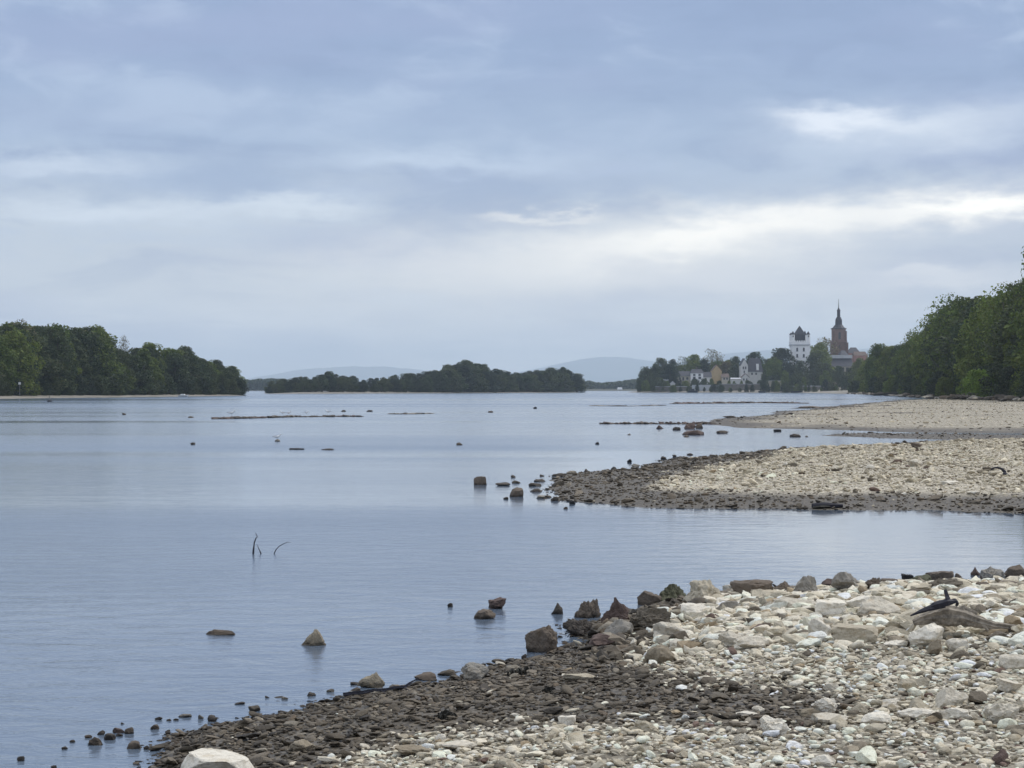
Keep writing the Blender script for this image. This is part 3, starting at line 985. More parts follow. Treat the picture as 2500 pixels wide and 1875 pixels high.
# --- rocks beside the far spit
for (px, b, w, h, kd, c, lb) in [
    (1612, 1047, 22, 9, 'angular', 'red', 'dark reddish rock off the far spit, farthest out of the cluster'),
    (1652, 1050, 20, 8, 'round', 'dark', 'dark rounded rock off the far spit, second of the cluster'),
    (1685, 1047, 28, 14, 'knobby', 'red', 'tallest reddish-brown rock off the far spit'),
    (1708, 1046, 20, 12, 'angular', 'brown', 'brown rock joining the far spit to the cluster'),
    (1695, 1062, 54, 12, 'angular', 'red', 'broad low reddish rock in front of the cluster off the far spit'),
    (1676, 1067, 14, 5, 'flat', 'brown', 'small brown stone in front of the broad reddish rock'),
    (1765, 1058, 30, 7, 'angular', 'dark', 'dark pointed piece in the water before the far spit'),
    (1536, 1062, 9, 4, 'flat', 'grey', 'tiny grey stone beside the stone groyne'),
    (1899, 1054, 20, 6, 'block', 'black', 'black block in the inlet before the far spit'),
    (1943, 1067, 28, 8, 'flat', 'dark', 'dark oval stone alone in the narrow inlet'),
    (1970, 1067, 8, 4, 'round', 'grey', 'tiny grey stone beside the dark oval one'),
    (1782, 1020, 34, 5, 'slab', 'dark', 'thin dark slab on the back edge of the far spit'),
    (1811, 1021, 10, 5, 'round', 'dark', 'small dark stone next to the thin slab of the far spit'),
    (1930, 1012, 18, 5, 'angular', 'dark', 'small dark rock on the back edge of the far spit'),
    (2340, 1046, 30, 5, 'slab', 'white', 'flat white slab on the far spit above its dark edge'),
    (2042, 1025, 12, 5, 'angular', 'grey', 'small grey rock in the middle of the far spit'),
]:
    rock(px, b, w, h, kd, c, lb, 'rock', None if b > 1043 or px < 1740 else FZ, 0.9, 2, cat='rock', wet=0.4)

# ------------------------------------------------------------------ loose stones of the banks
PALE = np.array([(0.70, 0.635, 0.52), (0.54, 0.485, 0.38), (0.40, 0.355, 0.275), (0.24, 0.205, 0.155), (0.80, 0.74, 0.62), (0.13, 0.11, 0.085), (0.33, 0.26, 0.175), (0.16, 0.11, 0.09)])
PALE_P = np.array([0.30, 0.23, 0.15, 0.08, 0.15, 0.045, 0.035, 0.01])
DARK = np.array([(0.125, 0.100, 0.070), (0.17, 0.138, 0.098), (0.085, 0.068, 0.048), (0.23, 0.19, 0.14), (0.055, 0.045, 0.034), (0.15, 0.11, 0.07), (0.30, 0.26, 0.20)])
DARK_P = np.array([0.27, 0.25, 0.17, 0.13, 0.08, 0.06, 0.04])


def tint(wet, rs, tone=1.0):
    n = len(wet)
    is_wet = rs.rand(n) < np.clip(wet * 1.25 - 0.12, 0, 1) * 0.985
    a = PALE[rs.choice(len(PALE), n, p=PALE_P / PALE_P.sum())]
    b = DARK[rs.choice(len(DARK), n, p=DARK_P / DARK_P.sum())]
    c = np.where(is_wet[:, None], b * 0.82, a * tone) * rs.uniform(0.82, 1.18, (n, 1))
    return np.concatenate([c, is_wet[:, None] * 0.6], 1), is_wet


def rot_mats(rs, n, tilt):
    a = rs.uniform(0, 2 * math.pi, n)
    bx, by = rs.normal(0, tilt, n), rs.normal(0, tilt, n)
    ca, sa, cx, sx, cy_, sy = np.cos(a), np.sin(a), np.cos(bx), np.sin(bx), np.cos(by), np.sin(by)
    o, z = np.ones(n), np.zeros(n)
    Rz = np.stack([ca, -sa, z, sa, ca, z, z, z, o], 1).reshape(n, 3, 3)
    Rx = np.stack([o, z, z, z, cx, -sx, z, sx, cx], 1).reshape(n, 3, 3)
    Ry = np.stack([cy_, z, sy, z, o, z, -sy, z, cy_], 1).reshape(n, 3, 3)
    return Rx @ Ry @ Rz, (bx, by, a)


def stuff_stones(name, parent, pos, size, col, R, sub, variants, flat_share=0.35, seed=0):
    rs = np.random.RandomState(seed)
    n = len(pos)
    nv = len(ICO[sub][0])
    fb = ICO[sub][1]
    vi = rs.randint(0, len(variants), n)
    base = np.stack(variants)[vi] - np.array([0, 0, 0.35])
    v = base * size[:, None, :]
    v = np.einsum('nij,nkj->nki', R, v) + pos[:, None, :]
    f = (fb[None] + (np.arange(n) * nv)[:, None, None]).reshape(-1, 3)
    me = bpy.data.meshes.new(name)
    me.vertices.add(n * nv)
    me.vertices.foreach_set('co', v.reshape(-1).astype(np.float32))
    nf = len(f)
    me.loops.add(nf * 3)
    me.polygons.add(nf)
    me.loops.foreach_set('vertex_index', f.reshape(-1).astype(np.int32))
    me.polygons.foreach_set('loop_start', (np.arange(nf) * 3).astype(np.int32))
    sm = np.repeat(rs.rand(n) > flat_share, len(fb))
    me.polygons.foreach_set('use_smooth', sm)
    me.update(calc_edges=True)
    at = me.attributes.new('tint', 'FLOAT_COLOR', 'POINT')
    at.data.foreach_set('color', np.repeat(col, nv, 0).reshape(-1).astype(np.float32))
    me.materials.append(M['stone_attr'])
    o = bpy.data.objects.new(name, me)
    COL.objects.link(o)
    o.parent = parent
    o['kind'] = 'stuff'
    return o


STONE_VARS = [stone_mesh('stone', 900 + i, 3, ['angular', 'angular', 'flat', 'angular', 'slab', 'knobby'][i % 6]) for i in range(18)]
V1 = [rock_shape(500 + i, 2, ['round', 'angular', 'angular', 'flat'][i % 4]) for i in range(24)]


def single_stones(parent, pos, size, col, eul):
    for i in range(len(pos)):
        o = bpy.data.objects.new('stone', STONE_VARS[i % len(STONE_VARS)])
        o.location = pos[i] - np.array([0, 0, 0.3 * size[i, 2]])
        o.scale = size[i]
        o.rotation_euler = (eul[0][i], eul[1][i], eul[2][i])
        o.color = tuple(col[i])
        COL.objects.link(o)
        o.parent = parent


def scatter(parent, zf, wf, seed, n, d0, d1, px0, px1, size_fn, sub, variants, n_single, stuff_name, poly_min=-0.5, tilt=0.22, dens=None, tone=(1.0, 1.0, 1.0), lift=0.22):
    rs = np.random.RandomState(seed)
    X, Y = [], []
    got = 0
    x_lo, x_hi = (px0 - 1250) / F * d1, (px1 - 1250) / F * d1
    x_lo = min(x_lo, (px0 - 1250) / F * d0)
    x_hi = max(x_hi, (px1 - 1250) / F * d0)
    while got < n:
        x = rs.uniform(x_lo, x_hi, n)
        y = rs.uniform(d0, d1, n)
        px = 1250 + x / y * F
        z = zf(x, y)
        ok = (px > px0) & (px < px1) & (z > poly_min)
        if dens is not None:
            ok &= rs.rand(n) < dens(x, y, z)
        X.append(x[ok])
        Y.append(y[ok])
        got += ok.sum()
    x, y = np.concatenate(X)[:n], np.concatenate(Y)[:n]
    z = zf(x, y)
    wet = wf(x, y, z)
    s, asp, c = size_fn(x, y, z, wet, rs)
    s = np.where(z < 0.0, s * rs.uniform(0.5, 1.0, n), s)
    size = np.stack([s * asp, s / np.sqrt(asp), s * c], 1)
    col, is_wet = tint(wet, rs, np.array(tone))
    R, eul = rot_mats(rs, n, tilt)
    # sorting by the river: streaks of paler and siltier stone along the shore
    pat = 0.84 + 0.40 * fnoise(z * 14 + x * 0.25, y * 0.12 + x * 0.4, seed + 90)
    col[:, :3] *= pat[:, None] * np.stack([np.ones(n), 0.985 + 0.015 * pat, 0.93 + 0.07 * pat], 1)
    col[:, :3] = np.minimum(col[:, :3], 0.82)
    pos = np.stack([x, y, z + lift * s * rs.rand(n)], 1)
    px, py = project(x, y, z)
    score = s / y * ((px > -60) & (px < 2560) & (py < 1900))
    order = np.argsort(-score)
    a, b = order[:n_single], order[n_single:]
    if n_single:
        single_stones(parent, pos[a], size[a], col[a], [e[a] for e in eul])
    if sub == 1:
        stuff_stones(stuff_name, parent, pos[b], size[b], col[b], R[b], 1, variants, 0.6, seed)
    else:
        big_ = s[b] > 0.043
        for nm, sel, lv, var in (('pebbles', b[big_], 2, variants), ('fine_pebbles', b[~big_], 1, V0)):
            stuff_stones(nm, parent, pos[sel], size[sel], col[sel], R[sel], lv, var, 0.6, seed)


def size_near(x, y, z, wet, rs):
    n = len(x)
    px, py = project(x, y, z)
    s = 0.031 * np.exp(rs.normal(0, 0.42, n))
    s = np.where(rs.rand(n) < 0.009 * (1 - 0.6 * wet), rs.uniform(0.06, 0.12, n), s)
    ridge = np.clip((1590 - py) / 60, 0, 1) * np.clip((px - 1480) / 120, 0, 1)
    s = np.where((rs.rand(n) < 0.22 * ridge), rs.uniform(0.06, 0.22, n) ** 1.06, s)
    rr = np.clip((px - 1900) / 300, 0, 1) * np.clip((py - 1600) / 50, 0, 1)
    s = np.where(rs.rand(n) < 0.006 * rr, rs.uniform(0.08, 0.16, n), s)
    return s, rs.uniform(1.0, 1.7, n), rs.uniform(0.38, 0.74, n) * (1 - 0.3 * wet) * (1 - 0.2 * ridge)


def size_rubble(x, y, z, wet, rs):
    n = len(x)
    return rs.uniform(0.05, 0.17, n) ** 1.05, rs.uniform(1.0, 1.9, n), rs.uniform(0.4, 0.8, n)


def size_mid(x, y, z, wet, rs):
    n = len(x)
    s = 0.048 * np.exp(rs.normal(0, 0.45, n)) * (0.7 + 0.7 * fnoise(x * 0.4, y * 0.25, 77))
    s = np.where(rs.rand(n) < 0.015, rs.uniform(0.14, 0.26, n), s)
    return s, rs.uniform(1.0, 1.7, n), rs.uniform(0.4, 0.7, n)


def size_far(x, y, z, wet, rs):
    n = len(x)
    s = 0.11 * np.exp(rs.normal(0, 0.4, n))
    return s, rs.uniform(1.0, 1.8, n), rs.uniform(0.35, 0.6, n)


V0 = [rock_shape(700 + i, 1, 'angular') for i in range(12)]
scatter(near_bank, z_near, wet_near, 11, 38000, 12.2, 27.5, -60, 2750, size_near, 2, V1, 300, 'pebbles', -0.035, tone=(1.14, 1.13, 1.10))
scatter(near_bank, z_near, wet_near, 19, 1500, 19.0, 27.0, 1450, 2750, size_rubble, 1, [rock_shape(800 + i, 1, 'angular') for i in range(12)], 0, 'rubble', -0.01, tilt=0.4, dens=lambda x, y, z: np.clip((0.30 - z) / 0.1, 0, 1))
scatter(mid_bank, z_mid, wet_mid, 12, 24000, 42.0, 108.0, 1250, 2700, size_mid, 1, V0, 200, 'pebbles', -0.02, tone=(0.92, 0.89, 0.82), lift=0.05)
scatter(far_bank, z_far, wet_far, 13, 7000, 125.0, 520.0, 1600, 2700, size_far, 1, V0, 0, 'pebbles', 0.0, tone=(0.9, 0.86, 0.78), lift=0.05)
scatter(strip_bank, z_strip, wet_all, 14, 700, 104.0, 124.0, 1990, 2700, size_mid, 1, V0, 0, 'pebbles', -0.01)

# ------------------------------------------------------------------ driftwood and small things on the shore
rng = random.Random(5)
x, y, z = land(2360, 1560, NZ)
s = y / F
z += 0.07
dl = empty('driftwood_log', (x, y, z))
props(dl, 'weathered brown driftwood log lying among pale rocks, tapering to the picture edge', 'driftwood')
def P(px, py, dy=0.0):
    """offset from the log's foot for a picture point at the log's distance"""
    return ((px - 2360) * s, dy, (1560 - py) * s)
def gnarled(pts, rads, seed, n=18):
    """weathered wood: ridges that run along the stem"""
    r_ = random.Random(seed)
    path, rr_ = [], []
    for i in range(len(pts) - 1):
        for u in (0.0, 0.25, 0.5, 0.75):
            path.append(tuple(a * (1 - u) + b * u for a, b in zip(pts[i], pts[i + 1])))
            rr_.append(rads[i] * (1 - u) + rads[i + 1] * u)
    path.append(pts[-1])
    rr_.append(rads[-1])
    m_ = MB().tube(path, rr_, n)
    groove = [r_.uniform(0.72, 1.22) if n > 8 else r_.uniform(0.5, 1.4) for _ in range(n)]
    for i in range(len(path)):
        c = Vector(path[i])
        lump = r_.uniform(0.9, 1.12)
        for k_ in range(n):
            p_ = Vector(m_.v[i * n + k_])
            m_.v[i * n + k_] = tuple(c + (p_ - c) * groove[k_] * lump * r_.uniform(0.93, 1.07))
    return m_
gnarled([P(2230, 1540), P(2262, 1530), P(2300, 1524), P(2345, 1526), P(2385, 1538), P(2430, 1549), P(2490, 1556), P(2590, 1562)],
        [7 * s, 16 * s, 23 * s, 22 * s, 15 * s, 11 * s, 9 * s, 6 * s], 3).build('trunk', M['driftwood'], dl)
gnarled([P(2372, 1524), P(2392, 1542, -0.03), P(2410, 1558, -0.05)], [8 * s, 5 * s, 2.5 * s], 4, 9).build('branch_stub', M['driftwood'], dl)
gnarled([P(2330, 1515), P(2352, 1508, 0.05), P(2390, 1520, 0.1)], [9 * s, 10 * s, 4 * s], 5, 9).build('branch_stub', M['driftwood'], dl)
bw = empty('blackened_wood', (x, y, z))
props(bw, 'dark blue-black forked piece of wood resting on the driftwood log', 'driftwood')
gnarled([P(2217, 1520, -.10), P(2245, 1508, -.11), P(2275, 1496, -.12), P(2305, 1487, -.12), P(2328, 1484, -.12)], [1.5 * s, 5.5 * s, 9 * s, 10 * s, 5 * s], 6, 7).build('stem', M['black_wood'], bw)
gnarled([P(2230, 1512, -.14), P(2262, 1503, -.15), P(2300, 1497, -.14)], [1.2 * s, 5 * s, 3 * s], 16, 5).build('splinter', M['black_wood'], bw)
gnarled([P(2308, 1488, -.12), P(2304, 1472, -.12), P(2300, 1456, -.11)], [9 * s, 6.5 * s, 4 * s], 7, 6).build('fork', M['black_wood'], bw)
gnarled([P(2310, 1486, -.12), P(2324, 1481, -.12), P(2331, 1487, -.11), P(2327, 1496, -.11)], [7 * s, 6 * s, 4.5 * s, 3 * s], 8, 6).build('fork', M['black_wood'], bw)

# black branch on the waterline
x, y, z = land(930, 1697, NZ)
s = y / F
br = empty('fallen_branch', (x, y, z))
props(br, 'thin black forked branch lying along the waterline of the dark gravel', 'branch')
def P2(px, py, dy=0.0):
    return ((px - 930) * s, dy, (1697 - py) * s + 0.02)
gnarled([P2(838, 1702, .0), P2(862, 1698), P2(885, 1698, .03), P2(912, 1692, .02), P2(938, 1691), P2(962, 1686, .03), P2(988, 1684, .03), P2(1002, 1675, .06), P2(1018, 1667, .1)], [4.6 * s, 4 * s, 4.2 * s, 3.4 * s, 3.6 * s, 3 * s, 3.2 * s, 2.2 * s, 1.0 * s], 21, 7).build('stem', M['black_wood'], br)
gnarled([P2(986, 1685, .03), P2(1000, 1692, 0), P2(1014, 1698, -.03)], [2.4 * s, 1.8 * s, 0.9 * s], 22, 6).build('twig', M['black_wood'], br)
gnarled([P2(930, 1691, 0), P2(944, 1699, -.04), P2(955, 1703, -.07)], [1.8 * s, 1.4 * s, 0.7 * s], 23, 6).build('twig', M['black_wood'], br)

# twigs sticking out of the water
def twig(px, base, pts, label, r0):
    x, y = G(px, base)
    s = y / F
    t = MB().tube([((a - px) * s, 0.02 * i, (base - b) * s) for i, (a, b) in enumerate(pts)], [r0 * s * (1 - 0.75 * i / (len(pts) - 1)) for i in range(len(pts))], 6, 0.1, rng).build('drowned_twig', M['black_wood'], None, True)
    t.location = (x, y, 0)
    props(t, label, 'twig')
twig(619, 1352, [(618, 1356), (619, 1338), (620, 1326), (624, 1314), (627, 1312), (622, 1302)], 'tall dark bent twig sticking upright out of the water', 2.6)
twig(634, 1352, [(638, 1354), (634, 1345), (630, 1338), (627, 1330)], 'short dark twig leaning against the tall bent one in the water', 1.9)
twig(672, 1352, [(668, 1355), (673, 1343), (681, 1334), (692, 1328), (702, 1324), (709, 1326)], 'thin arching brown twig curving out of the water', 1.4)

# black weed clumps on the wet gravel
def weed(px, py, w, h, label, seed):
    x, y, z = land(px, py, NZ)
    s = y / F
    rr = random.Random(seed)
    m = MB()
    for i in range(70):
        a, r = rr.uniform(0, 6.28), math.sqrt(rr.random())
        bx, by = r * math.cos(a) * w * s * 0.5, r * math.sin(a) * w * s * 0.4
        hh = h * s * (1 - 0.6 * r) * rr.uniform(0.5, 1.0)
        t = rr.uniform(0, 6.28)
        lx, ly = math.cos(t) * w * s * 0.13, math.sin(t) * w * s * 0.13
        m.tube([(bx, by, -0.01), (bx + lx * 0.3, by + ly * 0.3, hh), (bx + lx, by + ly, hh * 0.4)], [0.010, 0.009, 0.004], 4)
    o = m.build('weed_clump', M['weed'])
    o.location = (x, y, z)
    props(o, label, 'weed')
weed(1281, 1646, 82, 22, 'largest matted black weed clump on the dark gravel below the boulder', 1)
weed(1342, 1690, 34, 18, 'small black weed clump on the dark gravel below the flat cream stone', 2)
weed(1090, 1752, 44, 24, 'round black weed clump in the middle of the dark gravel', 3)

# curved root on the middle spit, like a low arch
x, y, z = land(2440, 1160, MZ)
s = y / F
rt = empty('curved_root', (x, y, z))
props(rt, 'dark curved root arching over pale stones on the gravel spit', 'driftwood')
MB().tube([((a - 2440) * s, 0.02 * i, (1160 - b) * s) for i, (a, b) in enumerate([(2418, 1150), (2424, 1143), (2436, 1141), (2447, 1145), (2454, 1152), (2456, 1162)])],
          [1.2 * s, 2 * s, 2.6 * s, 3 * s, 4 * s, 5 * s], 8, 0.1, rng).build('arch', M['black_wood'], rt, True)
MB().tube([((a - 2440) * s, -0.05, (1160 - b) * s) for a, b in [(2446, 1158), (2452, 1157), (2460, 1160)]], [3 * s, 4.5 * s, 3 * s], 8, 0.1, rng).build('root_foot', M['black_wood'], rt, True)
rock(2432, 1162, 34, 13, 'flat', 'cream', 'cream stone lying under the curved root on the spit', 'stone', MZ, 0.9, 2, cat='stone', wet=0)

# dark plank at the front edge of the middle spit
x, y, z = land(2020, 1240, MZ)
s = y / F
pk = empty('sunken_plank', (x, y, max(z, 0.02)), RAD(1))
props(pk, 'dark stranded timber at the front edge of the gravel spit', 'timber')
MB().tube([(-37 * s, 0, .03), (-10 * s, .03, .05), (38 * s, 0.02, .045)], [.06, .065, .035], 7, .2, rng).build('beam', M['black_wood'], pk)
MB().tube([(-37 * s, -.1, .0), (-20 * s, -.12, .02), (5 * s, -.06, .03)], [.035, .045, .02], 6, .2, rng).build('splinter', M['weed'], pk)

# ------------------------------------------------------------------ stone groyne, bars and the gull island
def low_bar(name, pts, width, height, label, seed, mat='stone', n=60, colours=('dark', 'red', 'brown')):
    """a low line of stones in the water: separate stones under one Empty"""
    e = empty(name, (*W(pts[0][0], 13375.0 / (pts[0][1] - HOR)), 0))
    props(e, label, 'stone bar')
    rr = random.Random(seed)
    for i in range(n):
        t = i / (n - 1) * (len(pts) - 1)
        j = min(int(t), len(pts) - 2)
        u = t - j
        px = pts[j][0] * (1 - u) + pts[j + 1][0] * u
        py = pts[j][1] * (1 - u) + pts[j + 1][1] * u
        gx, gy = G(px, py)
        gy += rr.uniform(-1, 1) * width
        L = math.dist(G(*pts[0]), G(*pts[-1])) / n
        o = bpy.data.objects.new('stone', STONE_VARS[rr.randrange(18)])
        hh = height * rr.uniform(0.3, 1.0) ** 1.3
        o.scale = (L * rr.uniform(1.2, 4.5), width * rr.uniform(0.8, 1.8), hh * 1.3)
        o.location = Vector((gx + rr.uniform(-.3, .3) * L, gy, -hh * 0.3)) - e.location
        o.rotation_euler = (0, 0, rr.uniform(-0.2, 0.2))
        c = CLR[rr.choice(colours)]
        o.color = (*c, 0.5)
        COL.objects.link(o)
        o.parent = e
    return e
low_bar('stone_groyne', [(1467, 1035), (1600, 1035), (1745, 1036)], 0.7, 0.20, 'straight dark line of stones running out from the tip of the far spit', 1, n=64)
low_bar('stone_bar', [(1640, 986), (1760, 985), (1850, 984), (1960, 985)], 1.6, 0.35, 'long low dark stone bar in the water beyond the far spit', 2, n=60, colours=('dark', 'red', 'wet'))
low_bar('stone_bar', [(1950, 997), (2060, 996), (2170, 994)], 1.2, 0.3, 'dark line of stones beside the back edge of the far spit', 3, n=44, colours=('dark', 'wet', 'brown'))
low_bar('stone_bar', [(1450, 991), (1530, 992), (1620, 990)], 1.0, 0.16, 'faint broken line of stones farther out beyond the groyne', 4, n=26, colours=('dark', 'grey'))
low_bar('stone_bar', [(525, 1023), (620, 1021), (720, 1018), (880, 1017)], 1.0, 0.20, 'long thin dark gravel island in the open water where gulls rest', 5, n=90, colours=('dark', 'wet', 'dark', 'red'))
low_bar('stone_bar', [(955, 1011), (1000, 1011), (1045, 1010)], 0.7, 0.16, 'short broken row of stones in open water next to the gull island', 6, n=14, colours=('dark', 'grey'))
for (px, b, w, h, c, lb) in [(838, 1005, 12, 4, 'dark', 'small dark stone in open water beyond the gull island, first of two'), (902, 1005, 16, 4, 'dark', 'small dark stone in open water beyond the gull island, second of two'),
                             (1198, 1007, 14, 4, 'dark', 'dark stone in open water between gull island and far spit'), (1306, 998, 10, 5, 'black', 'small black stone in open water below the far island end'),
                             (302, 1013, 10, 5, 'dark', 'small dark stone in open water below the wooded bank'), (465, 1020, 16, 4, 'wet', 'small grey stone just off the end of the gull island')]:
    rock(px, b, w, h, 'flat', c, lb, 'rock', None, 0.9, 2)


def gull(px, base, L, label, flip=1, zoff=0.0):
    x, y = G(px, base)
    e = empty('gull', (x, y, zoff), 0)
    props(e, label, 'gull', 'gulls resting on the river stones')
    m = MB()
    prof = [(-.5, .30, .012), (-.36, .29, .05), (-.18, .27, .095), (.02, .28, .115), (.17, .32, .10), (.25, .40, .065), (.29, .49, .06), (.35, .53, .062), (.40, .52, .045), (.43, .51, .018), (.49, .50, .006)]
    m.tube([(flip * a * L, 0, b * L) for a, b, c in prof], [c * L for a, b, c in prof], 9)
    m.build('body', M['feather'], e, True)
    m = MB()
    m.tube([(flip * a * L, 0, b * L) for a, b in [(-.55, .29), (-.3, .31), (-.05, .345), (.1, .34)]], [.01 * L, .06 * L, .085 * L, .03 * L], 8)
    m.build('wing', M['feather_grey'], e, True)
    for sy in (-1, 1):
        MB().tube([(0.02 * L * flip, sy * .04 * L, 0), (0.0, sy * .04 * L, .2 * L)], [.012 * L, .014 * L], 5).build('leg', M['post'], e)
gull(677, 1078, 0.46, 'white gull on a stone alone in open water', 1, 0.10)
gull(565, 1020, 0.75, 'white gull at the near end of the long gravel island', 1, 0.22)
gull(690, 1018, 0.6, 'gull in the middle of the long gravel island, facing shore', -1, 0.22)
gull(705, 1018, 0.55, 'gull standing close behind another in the middle of the gravel island', 1, 0.22)
gull(748, 1017, 0.5, 'small gull on the far half of the long gravel island', 1, 0.22)
gull(801, 1015, 0.65, 'white gull near the far end of the long gravel island', -1, 0.22)

# ------------------------------------------------------------------ wooded land
def land_sheet(name, poly, rise, run, mat, label, grid=60, kind='structure', cat='land'):
    p = np.array(poly)
    x0, y0 = p.min(0)
    x1, y1 = p.max(0)
    gx, gy = np.meshgrid(np.linspace(x0 - 4, x1 + 4, grid), np.linspace(y0 - 4, y1 + 4, grid))
    X, Y = gx.ravel(), gy.ravel()
    s_ = sdist(poly, X, Y) + (fnoise(X * 0.05, Y * 0.05, 71) - 0.5) * 4
    zz = np.where(s_ > 0, rise * (1 - np.exp(-np.maximum(s_, 0) / run)), np.maximum(s_ * 0.1, -1.0))
    idx = np.arange(grid * grid).reshape(grid, grid)
    fq = np.stack([idx[:-1, :-1].ravel(), idx[:-1, 1:].ravel(), idx[1:, 1:].ravel(), idx[1:, :-1].ravel()], 1)
    fq = fq[(zz[fq] > -0.5).any(1)]
    o = mesh_obj(name, np.stack([X, Y, zz], 1).tolist(), fq.tolist(), mat, None, True)
    props(o, label, cat, kind=kind)
    return lambda x, y: float(max(0.0, np.where((q := sdist(poly, np.array([x]), np.array([y])))[0] > 0, rise * (1 - math.exp(-max(q[0], 0) / run)), 0)))


LEFT_POLY = [W(-400, 480), W(-50, 525), W(0, 540), W(300, 640), W(480, 720), W(592, 800), W(590, 900), W(200, 1100), W(-900, 1100)]
z_left = land_sheet('wooded_bank', LEFT_POLY, 1.6, 22.0, M['bank'], 'low river bank with a pale beach under the nearest wooded island', 80)
MIDISL_POLY = [W(655, 1080), W(800, 1110), W(1000, 1180), W(1200, 1290), W(1418, 1430), W(1420, 1560), W(1000, 1500), W(640, 1300)]
z_isl = land_sheet('wooded_island', MIDISL_POLY, 1.3, 25.0, M['bank'], 'low shore of the long wooded island in the middle distance', 80)
RIGHT_POLY = [(84, 300), (93, 400), (99, 470), (106, 540), (118, 640), (136, 800), (160, 1040), (172, 1200), (176, 1330), (700, 1330), (700, 300)]
z_right = land_sheet('river_bank', RIGHT_POLY, 2.2, 20.0, M['bank'], 'rising river bank with rough stones under the tall green trees', 110)
TOWN_POLY = [W(1545, 1440), W(1700, 1425), W(1900, 1400), W(2060, 1360), W(2200, 1320), W(2600, 1320), W(2600, 2300), W(1555, 2300), W(1530, 1600)]
z_town = land_sheet('town_shore', TOWN_POLY, 5.0, 55.0, M['bank'], 'gentle shore rising to the small riverside town', 110)

